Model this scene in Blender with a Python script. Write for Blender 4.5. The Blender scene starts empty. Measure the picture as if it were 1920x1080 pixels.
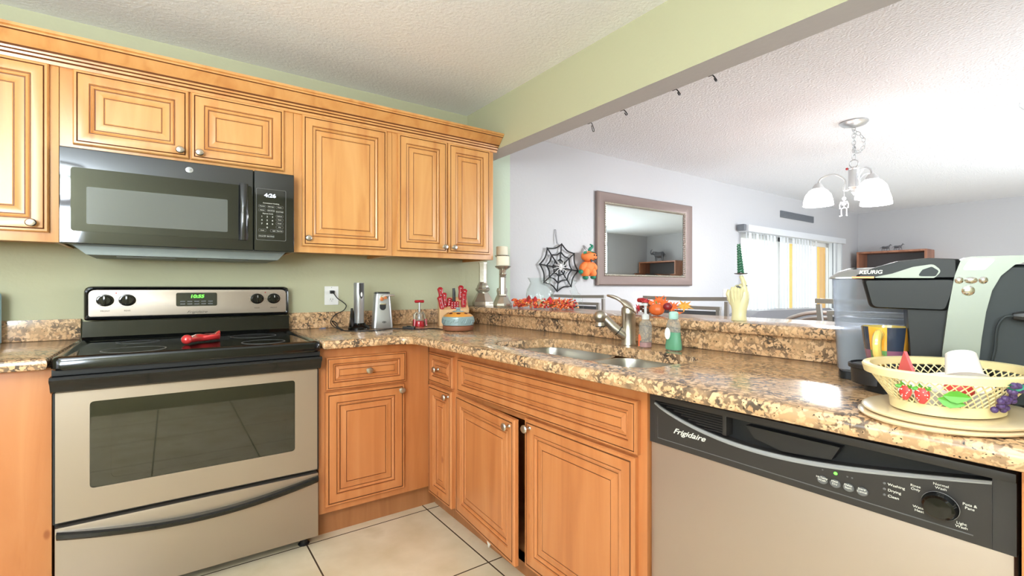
import bpy, bmesh, math, random
from mathutils import Vector, Matrix
random.seed(7)
S = bpy.context.scene
COL = S.collection
PI = math.pi

# ------------------------------------------------------------ camera
cam = bpy.data.cameras.new('camera'); cam.sensor_width = 36.0; cam.lens = 36.0 * 896 / 1920
cam.clip_start = 0.02
co = bpy.data.objects.new('camera', cam); COL.objects.link(co)
co.location = (0, -2.86, 1.115)
co.rotation_euler = (PI / 2, 0, -math.radians(35.6))
S.camera = co
# ------------------------------------------------------------ world, exposure
S.view_settings.view_transform = 'Standard'; S.view_settings.look = 'None'
S.view_settings.gamma = 1.0; S.view_settings.exposure = 0.3
W = bpy.data.worlds.new('sky'); S.world = W; W.use_nodes = True
wn = W.node_tree; wn.nodes['Background'].inputs[0].default_value = (0.97, 0.98, 1.0, 1)
wn.nodes['Background'].inputs[1].default_value = 2.2
S.cycles.use_denoising = True
S.cycles.max_bounces = 8; S.cycles.transparent_max_bounces = 16
S.cycles.sample_clamp_indirect = 6.0; S.cycles.caustics_reflective = False; S.cycles.caustics_refractive = False


def light(name, kind, loc, power, color=(1, 1, 1), size=1.0, size_y=None, rot=(0, 0, 0)):
    l = bpy.data.lights.new(name, kind); l.energy = power; l.color = color
    if kind == 'AREA':
        l.size = size
        if size_y: l.shape = 'RECTANGLE'; l.size_y = size_y
    else:
        l.shadow_soft_size = size
    o = bpy.data.objects.new(name, l); COL.objects.link(o); o.location = loc; o.rotation_euler = rot
    return o


# added fill lights at unseen, made-up windows of the kitchen and dining room
light('fill_kitchen_rear', 'AREA', (-1.29, -4.03, 1.50), 124, (0.78, 0.90, 1.0), 0.7, 1.05, (PI / 2 + 0.9, 0, 0))
light('fill_kitchen_left', 'AREA', (-1.73, -2.55, 1.45), 27, (0.78, 0.90, 1.0), 1.1, 1.5, (0, -PI / 2 - 0.85, 0))
light('fill_dining_rear', 'AREA', (5.3, -4.03, 1.42), 88, (0.82, 0.92, 1.0), 2.6, 1.2, (PI / 2 + 0.6, 0, 0))
# added ceiling lamp and glow point, out of view, to brighten the kitchen
light('fill_kitchen_ceiling', 'AREA', (-1.0, -3.3, 2.215), 12, (0.86, 0.93, 1.0), 0.9, 0.5, (0, 0, 0))
light('fill_kitchen_glow', 'POINT', (-1.0, -3.3, 1.98), 40, (0.84, 0.92, 1.0), 0.16)


# ------------------------------------------------------------ materials
def nt(name):
    m = bpy.data.materials.new(name); m.use_nodes = True
    return m, m.node_tree, m.node_tree.nodes['Principled BSDF']


def srgb(r, g, b):
    f = lambda c: (c / 255) / 12.92 if c / 255 <= 0.04045 else ((c / 255 + 0.055) / 1.055) ** 2.4
    return (f(r), f(g), f(b), 1)


def mat(name, col, rough=0.5, metal=0.0, coat=0.0, emit=None, estr=0.0, trans=0.0, alpha=1.0, sss=0, bump=None, spec=None, ior=None):
    m, t, p = nt(name)
    p.inputs['Base Color'].default_value = srgb(*col); p.inputs['Roughness'].default_value = rough
    p.inputs['Metallic'].default_value = metal; p.inputs['Coat Weight'].default_value = coat
    p.inputs['Transmission Weight'].default_value = trans; p.inputs['Alpha'].default_value = alpha
    if spec is not None: p.inputs['Specular IOR Level'].default_value = spec
    if ior: p.inputs['IOR'].default_value = ior
    if emit: p.inputs['Emission Color'].default_value = srgb(*emit); p.inputs['Emission Strength'].default_value = estr
    if bump: add_bump(t, p, *bump)
    return m


def N(t, kind, **kw):
    n = t.nodes.new(kind)
    for k, v in kw.items():
        if k in n.inputs: n.inputs[k].default_value = v
        else: setattr(n, k, v)
    return n


def coords(t, scale=(1, 1, 1), rot=(0, 0, 0), out='Object'):
    tc = N(t, 'ShaderNodeTexCoord'); mp = N(t, 'ShaderNodeMapping')
    mp.inputs['Scale'].default_value = scale; mp.inputs['Rotation'].default_value = rot
    t.links.new(tc.outputs[out], mp.inputs['Vector']); return mp.outputs['Vector']


def ramp(t, fac, stops):
    r = N(t, 'ShaderNodeValToRGB'); e = r.color_ramp.elements
    while len(e) < len(stops): e.new(0.5)
    for i, (pos, c) in enumerate(stops):
        e[i].position = pos; e[i].color = srgb(*c) if len(c) == 3 else c
    t.links.new(fac, r.inputs['Fac']); return r.outputs['Color']


def add_bump(t, p, scale, strength, dist=0.002, detail=3.0):
    n = N(t, 'ShaderNodeTexNoise'); n.inputs['Scale'].default_value = scale; n.inputs['Detail'].default_value = detail
    t.links.new(coords(t), n.inputs['Vector'])
    b = N(t, 'ShaderNodeBump'); b.inputs['Strength'].default_value = strength; b.inputs['Distance'].default_value = dist
    t.links.new(n.outputs['Fac'], b.inputs['Height']); t.links.new(b.outputs['Normal'], p.inputs['Normal'])


def wood(name, base, dark, light_, rough=0.34, sc=(9, 9, 0.9)):
    m, t, p = nt(name)
    v = coords(t, sc)
    n1 = N(t, 'ShaderNodeTexNoise'); n1.inputs['Scale'].default_value = 1.6; n1.inputs['Detail'].default_value = 6; n1.inputs['Distortion'].default_value = 0.8
    t.links.new(v, n1.inputs['Vector'])
    c = ramp(t, n1.outputs['Fac'], [(0.25, dark), (0.5, base), (0.78, light_)])
    v2 = coords(t, (4, 4, 2.2))
    n2 = N(t, 'ShaderNodeTexVoronoi'); n2.inputs['Scale'].default_value = 1.3; t.links.new(v2, n2.inputs['Vector'])
    kn = ramp(t, n2.outputs['Distance'], [(0.0, (110, 55, 25)), (0.035, (170, 105, 60)), (0.06, (255, 255, 255))])
    mx = N(t, 'ShaderNodeMix', data_type='RGBA', blend_type='MULTIPLY'); mx.inputs[0].default_value = 0.55
    t.links.new(c, mx.inputs[6]); t.links.new(kn, mx.inputs[7])
    t.links.new(mx.outputs[2], p.inputs['Base Color'])
    p.inputs['Roughness'].default_value = rough; p.inputs['Coat Weight'].default_value = 0.25; p.inputs['Coat Roughness'].default_value = 0.2
    return m


def granite(name):
    m, t, p = nt(name)
    v0 = coords(t, (1, 1, 1))
    nz = N(t, 'ShaderNodeTexNoise'); nz.inputs['Scale'].default_value = 40; nz.inputs['Detail'].default_value = 4
    t.links.new(v0, nz.inputs['Vector'])
    ad = N(t, 'ShaderNodeMix', data_type='VECTOR'); ad.inputs[0].default_value = 0.03
    t.links.new(v0, ad.inputs[4]); t.links.new(nz.outputs['Color'], ad.inputs[5])
    vo = N(t, 'ShaderNodeTexVoronoi', feature='DISTANCE_TO_EDGE'); vo.inputs['Scale'].default_value = 62
    vc = N(t, 'ShaderNodeTexVoronoi'); vc.inputs['Scale'].default_value = 62
    for q in (vo, vc): t.links.new(ad.outputs[1], q.inputs['Vector'])
    cell = ramp(t, vc.outputs['Color'], [(0.0, (182, 140, 100)), (0.3, (204, 162, 120)), (0.6, (216, 176, 134)), (0.85, (222, 184, 144)), (1.0, (196, 150, 108))])
    n2 = N(t, 'ShaderNodeTexNoise'); n2.inputs['Scale'].default_value = 60; n2.inputs['Detail'].default_value = 6; t.links.new(v0, n2.inputs['Vector'])
    sub = N(t, 'ShaderNodeMath', operation='MULTIPLY_ADD'); sub.inputs[1].default_value = 1.3; sub.inputs[2].default_value = -0.60
    t.links.new(n2.outputs['Fac'], sub.inputs[0])
    s2 = N(t, 'ShaderNodeMath', operation='SUBTRACT'); t.links.new(vo.outputs['Distance'], s2.inputs[0]); t.links.new(sub.outputs[0], s2.inputs[1])
    edge = ramp(t, s2.outputs[0], [(0.0, (0, 0, 0)), (0.13, (255, 255, 255))])
    n3 = N(t, 'ShaderNodeTexNoise'); n3.inputs['Scale'].default_value = 12; n3.inputs['Detail'].default_value = 4; t.links.new(v0, n3.inputs['Vector'])
    dark = ramp(t, n3.outputs['Fac'], [(0.35, (84, 70, 58)), (0.48, (140, 112, 86)), (0.6, (182, 146, 108))])
    mx = N(t, 'ShaderNodeMix', data_type='RGBA'); t.links.new(edge, mx.inputs[0]); t.links.new(dark, mx.inputs[6]); t.links.new(cell, mx.inputs[7])
    v4 = N(t, 'ShaderNodeTexVoronoi'); v4.inputs['Scale'].default_value = 120; t.links.new(ad.outputs[1], v4.inputs['Vector'])
    sp = ramp(t, v4.outputs['Distance'], [(0.14, (55, 48, 46)), (0.24, (255, 255, 255))])
    n5 = N(t, 'ShaderNodeTexNoise'); n5.inputs['Scale'].default_value = 28; t.links.new(v0, n5.inputs['Vector'])
    msk = ramp(t, n5.outputs['Fac'], [(0.44, (0, 0, 0)), (0.52, (255, 255, 255))])
    m2 = N(t, 'ShaderNodeMix', data_type='RGBA', blend_type='MULTIPLY'); t.links.new(msk, m2.inputs[0]); t.links.new(mx.outputs[2], m2.inputs[6]); t.links.new(sp, m2.inputs[7])
    t.links.new(m2.outputs[2], p.inputs['Base Color'])
    p.inputs['Roughness'].default_value = 0.2; p.inputs['Coat Weight'].default_value = 0.25; p.inputs['Coat Roughness'].default_value = 0.08
    return m


def steel(name, col=(200, 190, 172), rough=0.3, axis='x'):
    m, t, p = nt(name)
    v = coords(t, (3, 3, 260) if axis == 'x' else (260, 260, 3))
    n = N(t, 'ShaderNodeTexNoise'); n.inputs['Scale'].default_value = 1.0; n.inputs['Detail'].default_value = 2; t.links.new(v, n.inputs['Vector'])
    b = N(t, 'ShaderNodeBump'); b.inputs['Strength'].default_value = 0.05; b.inputs['Distance'].default_value = 0.001
    t.links.new(n.outputs['Fac'], b.inputs['Height']); t.links.new(b.outputs['Normal'], p.inputs['Normal'])
    p.inputs['Base Color'].default_value = srgb(*col); p.inputs['Metallic'].default_value = 0.85; p.inputs['Roughness'].default_value = rough
    return m


def plaster(name, col, scale=60, strength=0.25, dist=0.003, rough=0.75):
    m, t, p = nt(name)
    p.inputs['Base Color'].default_value = srgb(*col); p.inputs['Roughness'].default_value = rough
    add_bump(t, p, scale, strength, dist, 4)
    return m


def thin_glass(name, tint=(225, 232, 232), refl=0.25, rough=0.02):
    m = bpy.data.materials.new(name); m.use_nodes = True; t = m.node_tree; t.nodes.clear()
    o = N(t, 'ShaderNodeOutputMaterial'); mx = N(t, 'ShaderNodeMixShader'); tr = N(t, 'ShaderNodeBsdfTransparent'); gl = N(t, 'ShaderNodeBsdfGlossy')
    tr.inputs[0].default_value = srgb(*tint); gl.inputs['Roughness'].default_value = rough
    lw = N(t, 'ShaderNodeLayerWeight'); lw.inputs['Blend'].default_value = 0.5
    pw = N(t, 'ShaderNodeMath', operation='POWER'); pw.inputs[1].default_value = 4.0; t.links.new(lw.outputs['Facing'], pw.inputs[0])
    ma = N(t, 'ShaderNodeMath', operation='MULTIPLY_ADD'); ma.inputs[1].default_value = 0.75; ma.inputs[2].default_value = refl * .3
    t.links.new(pw.outputs[0], ma.inputs[0]); t.links.new(ma.outputs[0], mx.inputs[0]); t.links.new(tr.outputs[0], mx.inputs[1]); t.links.new(gl.outputs[0], mx.inputs[2])
    t.links.new(mx.outputs[0], o.inputs[0]); return m


def frosted(name, col, trans=0.5, rough=0.4):
    m = bpy.data.materials.new(name); m.use_nodes = True; t = m.node_tree
    p = t.nodes['Principled BSDF']; p.inputs['Base Color'].default_value = srgb(*col); p.inputs['Roughness'].default_value = rough
    o = t.nodes['Material Output']; mx = N(t, 'ShaderNodeMixShader'); tr = N(t, 'ShaderNodeBsdfTransparent'); tr.inputs[0].default_value = srgb(*col)
    mx.inputs[0].default_value = trans
    t.links.new(p.outputs[0], mx.inputs[1]); t.links.new(tr.outputs[0], mx.inputs[2]); t.links.new(mx.outputs[0], o.inputs[0]); return m


def translucent(name, col):
    m = bpy.data.materials.new(name); m.use_nodes = True; t = m.node_tree; t.nodes.clear()
    o = N(t, 'ShaderNodeOutputMaterial'); mx = N(t, 'ShaderNodeMixShader'); mx.inputs[0].default_value = 0.38
    d = N(t, 'ShaderNodeBsdfDiffuse'); tr = N(t, 'ShaderNodeBsdfTranslucent')
    d.inputs[0].default_value = srgb(*col); tr.inputs[0].default_value = srgb(*col)
    t.links.new(d.outputs[0], mx.inputs[1]); t.links.new(tr.outputs[0], mx.inputs[2]); t.links.new(mx.outputs[0], o.inputs[0]); return m


def tiles():
    m, t, p = nt('floor_tiles')
    tc = N(t, 'ShaderNodeTexCoord'); sp = N(t, 'ShaderNodeSeparateXYZ'); t.links.new(tc.outputs['Object'], sp.inputs[0])
    ms = []
    for ax, off in ((0, 1.053), (1, -0.655)):
        a = N(t, 'ShaderNodeMath', operation='SUBTRACT'); t.links.new(sp.outputs[ax], a.inputs[0]); a.inputs[1].default_value = off
        d = N(t, 'ShaderNodeMath', operation='DIVIDE'); t.links.new(a.outputs[0], d.inputs[0]); d.inputs[1].default_value = 0.57
        r = N(t, 'ShaderNodeMath', operation='PINGPONG'); t.links.new(d.outputs[0], r.inputs[0]); r.inputs[1].default_value = 0.5
        g = N(t, 'ShaderNodeMath', operation='LESS_THAN'); t.links.new(r.outputs[0], g.inputs[0]); g.inputs[1].default_value = 0.0055
        ms.append(g)
    mxm = N(t, 'ShaderNodeMath', operation='MAXIMUM'); t.links.new(ms[0].outputs[0], mxm.inputs[0]); t.links.new(ms[1].outputs[0], mxm.inputs[1])
    n = N(t, 'ShaderNodeTexNoise'); n.inputs['Scale'].default_value = 5; n.inputs['Detail'].default_value = 6; t.links.new(coords(t), n.inputs['Vector'])
    c = ramp(t, n.outputs['Fac'], [(0.3, (212, 194, 162)), (0.6, (228, 212, 184)), (0.8, (204, 186, 154))])
    mx = N(t, 'ShaderNodeMix', data_type='RGBA'); t.links.new(mxm.outputs[0], mx.inputs[0]); t.links.new(c, mx.inputs[6]); mx.inputs[7].default_value = srgb(74, 60, 48)
    t.links.new(mx.outputs[2], p.inputs['Base Color']); p.inputs['Roughness'].default_value = 0.22
    b = N(t, 'ShaderNodeBump'); b.inputs['Strength'].default_value = 0.5; b.inputs['Distance'].default_value = 0.002; b.invert = True
    t.links.new(mxm.outputs[0], b.inputs['Height']); t.links.new(b.outputs['Normal'], p.inputs['Normal'])
    return m


M = dict(
    green=plaster('sage_green_paint', (184, 182, 150), 45, 0.25, 0.004),
    green_daylit=plaster('daylit_green_paint', (200, 214, 194), 45, 0.25, 0.004),  # same green wall paint, with daylight put into a paler colour
    gray=plaster('pale_grey_paint', (196, 195, 197), 45, 0.25, 0.004),
    kceil=plaster('knockdown_ceiling', (250, 252, 255), 75, 0.6, 0.006),
    dceil=plaster('popcorn_ceiling', (246, 248, 252), 85, 0.9, 0.009, 0.9),
    floor=tiles(), dfloor=mat('living_floor', (170, 160, 148), 0.5),
    wood_up=wood('honey_maple_lit', (204, 146, 85), (187, 123, 66), (212, 158, 98)),  # lit copy of the cabinet maple, its light put into the colour
    wood_lo=wood('honey_maple_shaded', (190, 120, 70), (172, 102, 56), (200, 134, 84)),  # shaded copy of the same maple, shade put into the deeper colour
    glaze=mat('dark_glaze', (104, 58, 28), 0.5),
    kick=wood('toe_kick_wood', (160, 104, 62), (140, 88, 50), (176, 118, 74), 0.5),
    granite=granite('speckled_granite'),
    steel=steel('brushed_steel', (174, 161, 148), 0.4), steel_v=steel('brushed_steel_dishwasher', (192, 178, 168), 0.4),
    sink=steel('sink_steel', (176, 172, 164), 0.28, 'z'),
    black=mat('black_enamel', (9, 10, 10), 0.1, coat=0.1), blackp=mat('black_plastic', (34, 33, 34), 0.42),
    blackm=mat('matte_black', (18, 18, 19), 0.6), dwblack=mat('charcoal_plastic', (44, 41, 40), 0.45, bump=(900, 0.1, 0.0003)),
    dwgrey=mat('grey_plastic', (98, 98, 98), 0.4),
    mwglass=mat('smoked_black_glass', (20, 22, 22), 0.05, ior=1.75),
    mwinner=mat('microwave_screen', (92, 94, 92), 0.16, ior=1.6),
    ovenglass=thin_glass('oven_glass', (196, 198, 192), 0.30, 0.03),
    cavity=mat('oven_cavity', (128, 124, 116), 0.4), chrome=mat('chrome', (222, 222, 224), 0.12, 1.0),
    nickel=mat('satin_nickel', (196, 188, 176), 0.3, 1.0), silver=mat('silver_paint', (186, 188, 190), 0.3, 0.75),
    brushed=mat('brushed_can_steel', (172, 172, 174), 0.34, 0.8),
    white=mat('white_plastic', (236, 234, 230), 0.4), ink=mat('white_print', (226, 224, 214), 0.6),
    inkdark=mat('dark_print', (60, 56, 52), 0.6), lcd=mat('display_window', (26, 32, 30), 0.1, coat=1),
    green_led=mat('green_digits', (90, 230, 60), 0.4, emit=(90, 235, 60), estr=2.5), white_led=mat('white_digits', (230, 240, 255), 0.4, emit=(220, 235, 255), estr=2.0),
    red=mat('red_plastic', (172, 34, 44), 0.25, coat=0.5), redcer=mat('red_ceramic', (200, 52, 52), 0.12, coat=0.8),
    blockwood=wood('pale_block_wood', (222, 180, 132), (206, 160, 112), (232, 194, 150), 0.5),
    potblue=mat('teal_glaze', (136, 158, 160), 0.3, coat=0.5, bump=(45, 0.9, 0.006)), potyel=mat('amber_glaze', (222, 152, 64), 0.3, coat=0.5), potbrown=mat('brown_clay', (136, 84, 58), 0.5), darkhole=mat('dark_hole', (80, 30, 20), 0.8),
    gray_fabric=mat('grey_leather', (112, 112, 116), 0.35, coat=0.2), chairmetal=mat('pewter_metal', (150, 144, 138), 0.4, 0.3), leather=mat('charcoal_leather', (84, 84, 88), 0.3, coat=0.3),
    mframe=mat('bronze_frame', (150, 132, 126), 0.3, 0.6, bump=(30, 0.2, 0.003)), beadm=mat('silver_beads', (206, 200, 184), 0.3, 0.8), mirror=mat('mirror_glass', (216, 222, 218), 0.015, 1.0),
    candle=mat('cream_candle', (238, 230, 208), 0.6, sss=0.2), mercury=mat('mercury_glass', (198, 192, 178), 0.2, 0.75, bump=(25, 0.25, 0.003)),
    webm=mat('black_glitter', (28, 32, 34), 0.45, bump=(300, 0.8, 0.002)), spiderm=mat('white_spider', (226, 224, 222), 0.5),
    orange=mat('orange_cloth', (242, 128, 62), 0.7), orange_g=mat('orange_gourd', (226, 108, 52), 0.4), leafg=mat('green_felt', (44, 132, 104), 0.7),
    leafo=mat('autumn_orange_leaf', (236, 112, 48), 0.6), leafr=mat('autumn_red_leaf', (196, 46, 54), 0.6), leafy=mat('yellow_leaf', (236, 168, 66), 0.6), berry=mat('burgundy_berry', (140, 38, 46), 0.3), cone=mat('pine_cone', (104, 74, 60), 0.7), olive=mat('olive_leaf', (130, 128, 44), 0.6), peach=mat('peach_berry', (232, 168, 120), 0.5),
    cream=mat('cream_plastic', (236, 218, 166), 0.35), plate=mat('cream_ceramic', (236, 214, 178), 0.25, coat=0.4), handm=mat('pale_green_ceramic', (222, 214, 168), 0.35, coat=0.2),
    spiral=mat('dark_green_wax', (64, 118, 92), 0.45), glass=thin_glass('clear_glass', (250, 253, 252), 0.06),
    tank=frosted('water_tank_plastic', (206, 212, 222), 0.68, 0.12), water=frosted('tank_water', (70, 76, 82), 0.25, 0.1), soapg=frosted('green_soap', (20, 170, 110), 0.15, 0.1), soapp=frosted('pink_soap', (216, 150, 150), 0.4, 0.1), clearp=frosted('clear_bottle', (240, 242, 240), 0.85, 0.12), capm=frosted('aqua_cap', (186, 226, 216), 0.1, 0.35), pump=frosted('clear_pump', (232, 232, 232), 0.25, 0.3),
    keu=mat('machine_charcoal', (27, 28, 29), 0.42, spec=0.3, bump=(1200, 0.1, 0.0003)), keug=mat('machine_side', (42, 47, 49), 0.5, spec=0.3), keus=mat('machine_silver', (126, 130, 120), 0.36, 0.4),
    shade=mat('lit_frosted_shade', (250, 250, 250), 0.5, emit=(255, 252, 246), estr=6.0), chandm=mat('chandelier_nickel', (206, 208, 210), 0.3, 0.7),
    slat=translucent('blind_slat', (240, 242, 244)), rail=mat('blind_headrail', (214, 216, 220), 0.5), ventm=mat('vent_grey', (112, 116, 122), 0.5), post=mat('mustard_paint', (236, 178, 62), 0.6),
    oak=wood('red_oak', (168, 112, 84), (140, 88, 64), (188, 132, 102), 0.45), darkw=mat('dark_shelf_back', (96, 92, 92), 0.6), bronze=mat('pewter_figure', (110, 110, 114), 0.35, 0.6),
    blue=mat('pale_blue_enamel', (150, 196, 214), 0.4), tape=mat('blue_tape', (120, 146, 196), 0.7), cord=mat('black_cord', (20, 20, 22), 0.45),
    pink=mat('pink_packet', (232, 96, 100), 0.5), purple=mat('purple_grapes', (78, 56, 104), 0.5), patch_o=mat('patch_orange', (238, 170, 60), 0.15, coat=0.8), patch_k=mat('patch_navy', (54, 62, 78), 0.15, coat=0.8), patch_p=mat('patch_plum', (138, 88, 112), 0.15, coat=0.8), patch_g=mat('patch_green', (92, 146, 84), 0.15, coat=0.8), patch_y=mat('patch_yellow', (236, 206, 112), 0.15, coat=0.8), patch_r=mat('patch_red', (206, 70, 70), 0.15, coat=0.8),
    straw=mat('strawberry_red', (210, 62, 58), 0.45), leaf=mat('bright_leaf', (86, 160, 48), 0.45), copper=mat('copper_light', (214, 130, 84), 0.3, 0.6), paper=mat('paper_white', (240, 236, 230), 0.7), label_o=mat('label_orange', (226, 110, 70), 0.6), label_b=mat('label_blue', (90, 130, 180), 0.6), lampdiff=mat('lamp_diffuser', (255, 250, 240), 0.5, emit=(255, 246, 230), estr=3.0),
    hood=mat('galvanised_underside', (120, 126, 122), 0.5, 0.4), outdoor=mat('patio_stucco', (216, 216, 210), 0.9),
)


# ------------------------------------------------------------ mesh builder
class B:
    def __init__(s):
        s.bm = bmesh.new(); s.m = 0; s.X = Matrix.Identity(4)

    def v(s, p): return s.bm.verts.new(s.X @ Vector(p))

    def f(s, vs, m=None):
        try:
            q = s.bm.faces.new(vs); q.material_index = s.m if m is None else m; q.smooth = True; return q
        except ValueError: return None

    def box(s, x0, x1, y0, y1, z0, z1, bev=0.0, seg=2):
        x0, x1 = min(x0, x1), max(x0, x1); y0, y1 = min(y0, y1), max(y0, y1); z0, z1 = min(z0, z1), max(z0, z1)
        vs = [s.v((x, y, z)) for x in (x0, x1) for y in (y0, y1) for z in (z0, z1)]
        fs = [s.f([vs[i] for i in q]) for q in ((0, 1, 3, 2), (4, 6, 7, 5), (0, 4, 5, 1), (2, 3, 7, 6), (0, 2, 6, 4), (1, 5, 7, 3))]
        if bev:
            es = list({e for f in fs for e in f.edges})
            bmesh.ops.bevel(s.bm, geom=es, offset=bev, segments=seg, affect='EDGES', profile=0.7, clamp_overlap=True, material=-1)
        return s

    def rings(s, rs, cap0=True, cap1=True, closed=True, m=None):
        prev = None; first = None
        for r in rs:
            cur = [s.v(p) for p in r]
            if prev:
                n = len(cur)
                for i in range(n if closed else n - 1):
                    s.f([prev[i], prev[(i + 1) % n], cur[(i + 1) % n], cur[i]], m)
            else: first = cur
            prev = cur
        if cap0: s.f(list(reversed(first)), m)
        if cap1: s.f(prev, m)
        return s

    def lathe(s, prof, c=(0, 0, 0), n=28, sx=1.0, sy=1.0, ax='Z', cap0=True, cap1=True, rot=0):
        rs = []
        for r, z in prof:
            ring = []
            for i in range(n):
                a = 2 * PI * i / n + rot; x, y = r * sx * math.cos(a), r * sy * math.sin(a)
                p = {'Z': (x, y, z), 'Y': (x, -z, y), 'X': (-z, x, y)}[ax]
                ring.append((c[0] + p[0], c[1] + p[1], c[2] + p[2]))
            rs.append(ring)
        return s.rings(rs, cap0, cap1)

    def cyl(s, p0, p1, r0, r1=None, n=16): return s.tube([p0, p1], [r0, r0 if r1 is None else r1], n)

    def tube(s, pts, r, n=8, closed=False, flat=1.0):
        pts = [Vector(p) for p in pts]; k = len(pts)
        rr = r if isinstance(r, (list, tuple)) else [r] * k
        rs = []; up = None
        for i, p in enumerate(pts):
            if closed: d = pts[(i + 1) % k] - pts[i - 1]
            else: d = pts[min(i + 1, k - 1)] - pts[max(i - 1, 0)]
            if d.length < 1e-9: d = Vector((0, 0, 1))
            d.normalize()
            if up is None:
                up = Vector((0, 0, 1)) if abs(d.z) < 0.9 else Vector((1, 0, 0))
            a = d.cross(up)
            if a.length < 1e-6: a = d.orthogonal()
            a.normalize(); b = a.cross(d); b.normalize(); up = b
            rs.append([tuple(p + (a * math.cos(2 * PI * j / n) + b * math.sin(2 * PI * j / n) * flat) * rr[i]) for j in range(n)])
        if closed: rs.append(rs[0]); return s.rings(rs, False, False)
        return s.rings(rs)

    def prism(s, poly, plane, w0, w1):
        mp = {'xz': lambda a, b, w: (a, w, b), 'yz': lambda a, b, w: (w, a, b), 'xy': lambda a, b, w: (a, b, w)}[plane]
        return s.rings([[mp(a, b, w0) for a, b in poly], [mp(a, b, w1) for a, b in poly]])

    def ball(s, c, r, n=14, m=9, pw=1.0):
        if not isinstance(r, (list, tuple)): r = (r, r, r)
        rs = []
        for j in range(m + 1):
            t = PI * (j + 0.02) / (m + 0.04); 
            rs.append([(c[0] + r[0] * math.sin(t) * math.cos(2 * PI * i / n), c[1] + r[1] * math.sin(t) * math.sin(2 * PI * i / n), c[2] - r[2] * math.cos(t)) for i in range(n)])
        return s.rings(rs)


ROOT = {}


def finish(name, b, mats, parent=None, kind=None, label=None, sharp=32, off=None):
    me = bpy.data.meshes.new(name)
    bmesh.ops.recalc_face_normals(b.bm, faces=b.bm.faces)
    if off is not None: bmesh.ops.translate(b.bm, verts=b.bm.verts, vec=-Vector(off))
    b.bm.to_mesh(me); b.bm.free()
    if not isinstance(mats, (list, tuple)): mats = [mats]
    for m in mats: me.materials.append(M[m] if isinstance(m, str) else m)
    if sharp: me.set_sharp_from_angle(angle=math.radians(sharp))
    o = bpy.data.objects.new(name, me); COL.objects.link(o)
    if parent is not None: o.parent = parent
    if kind: o['kind'] = kind
    if label: o['label'] = label
    return o


def thing(name, label, cat, loc=(0, 0, 0), group=None):
    o = bpy.data.objects.new(name, None); COL.objects.link(o); o.location = loc
    o.empty_display_size = 0.05
    o['label'] = label; o['category'] = cat
    if group: o['group'] = group
    ROOT[o.name] = Vector(loc); return o


def origin(p):
    while p.parent is not None: p = p.parent
    return ROOT.get(p.name, Vector((0, 0, 0)))


def part(name, b, mats, parent, label=None, kind=None, sharp=32):
    return finish(name, b, mats, parent, kind, label, sharp, origin(parent))


def single(name, b, mats, label, cat, loc=(0, 0, 0), group=None, kind=None, sharp=32):
    o = finish(name, b, mats, None, kind, label, sharp, loc); o.location = loc
    o['category'] = cat
    if group: o['group'] = group
    ROOT[o.name] = Vector(loc); return o


def struct(name, b, mats, parent=None):
    return finish(name, b, mats, parent, 'structure' if parent is None else None)


RY = Matrix(((1, 0, 0), (0, 0, -1), (0, 1, 0))).to_4x4()          # faces -y, reads along +x
RX = Matrix(((0, 0, -1), (-1, 0, 0), (0, 1, 0))).to_4x4()          # faces -x, reads along -y


def text(parent, name, body, loc, size, R, m, squash=0.88, shear=0.0, align='CENTER', ext=0.0004, label=None, bold=0.0):
    c = bpy.data.curves.new('lettering', 'FONT'); c.body = body; c.size = size; c.shear = shear
    c.align_x = align; c.align_y = 'CENTER'; c.extrude = ext; c.offset = bold
    o = bpy.data.objects.new('lettering', c); COL.objects.link(o)
    dg = bpy.context.evaluated_depsgraph_get(); dg.update()
    me = bpy.data.meshes.new_from_object(o.evaluated_get(dg))
    bpy.data.objects.remove(o); bpy.data.curves.remove(c)
    me.transform(Matrix.Diagonal((1, squash, 1, 1))); me.transform(R); me.transform(Matrix.Translation(Vector(loc) - origin(parent)))
    me.materials.clear(); me.materials.append(M[m])
    p = bpy.data.objects.new(name, me); COL.objects.link(p); p.parent = parent
    if label: p['label'] = label
    return p


def smooth(pts, k=6, closed=False):
    P = [Vector(p) for p in pts]; out = []; n = len(P)
    for i in range(n if closed else n - 1):
        g = (lambda j: P[j % n]) if closed else (lambda j: P[min(max(j, 0), n - 1)])
        a, b, c, d = g(i - 1), g(i), g(i + 1), g(i + 2)
        for q in range(k):
            t = q / k
            out.append(0.5 * ((2 * b) + (c - a) * t + (2 * a - 5 * b + 4 * c - d) * t * t + (3 * b - a - 3 * c + d) * t ** 3))
    if not closed: out.append(P[-1])
    return out


def copy_tree(o, parent=None):
    c = o.copy(); COL.objects.link(c); c.parent = parent
    for ch in list(o.children): copy_tree(ch, c)
    return c

# ============================================================ THE SETTING
RXW, RYB, LX = 8.55, -4.0, -1.7      # right wall, rear wall, left wall
KC, DC, SOF = 2.30, 2.25, 1.985      # kitchen ceiling, dining ceiling, beam underside
b = B(); b.box(LX - 0.1, RXW + 0.1, RYB - 0.1, 0.1, -0.1, 0.0); struct('floor', b, 'floor')
b = B(); b.box(LX - 0.1, 1.70, RYB - 0.1, 0.1, KC, KC + 0.1); struct('ceiling', b, 'kceil')
b = B(); b.box(1.78, RXW + 0.1, RYB - 0.1, 0.1, DC, DC + 0.1); struct('ceiling', b, 'dceil')
b = B(); b.box(LX - 0.1, 1.83, 0.0, 0.12, 0, KC); struct('wall_back', b, 'green')
b = B(); b.box(1.83, 2.03, 0.0, 0.12, 0, KC); struct('wall_back', b, 'green_daylit')
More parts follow.
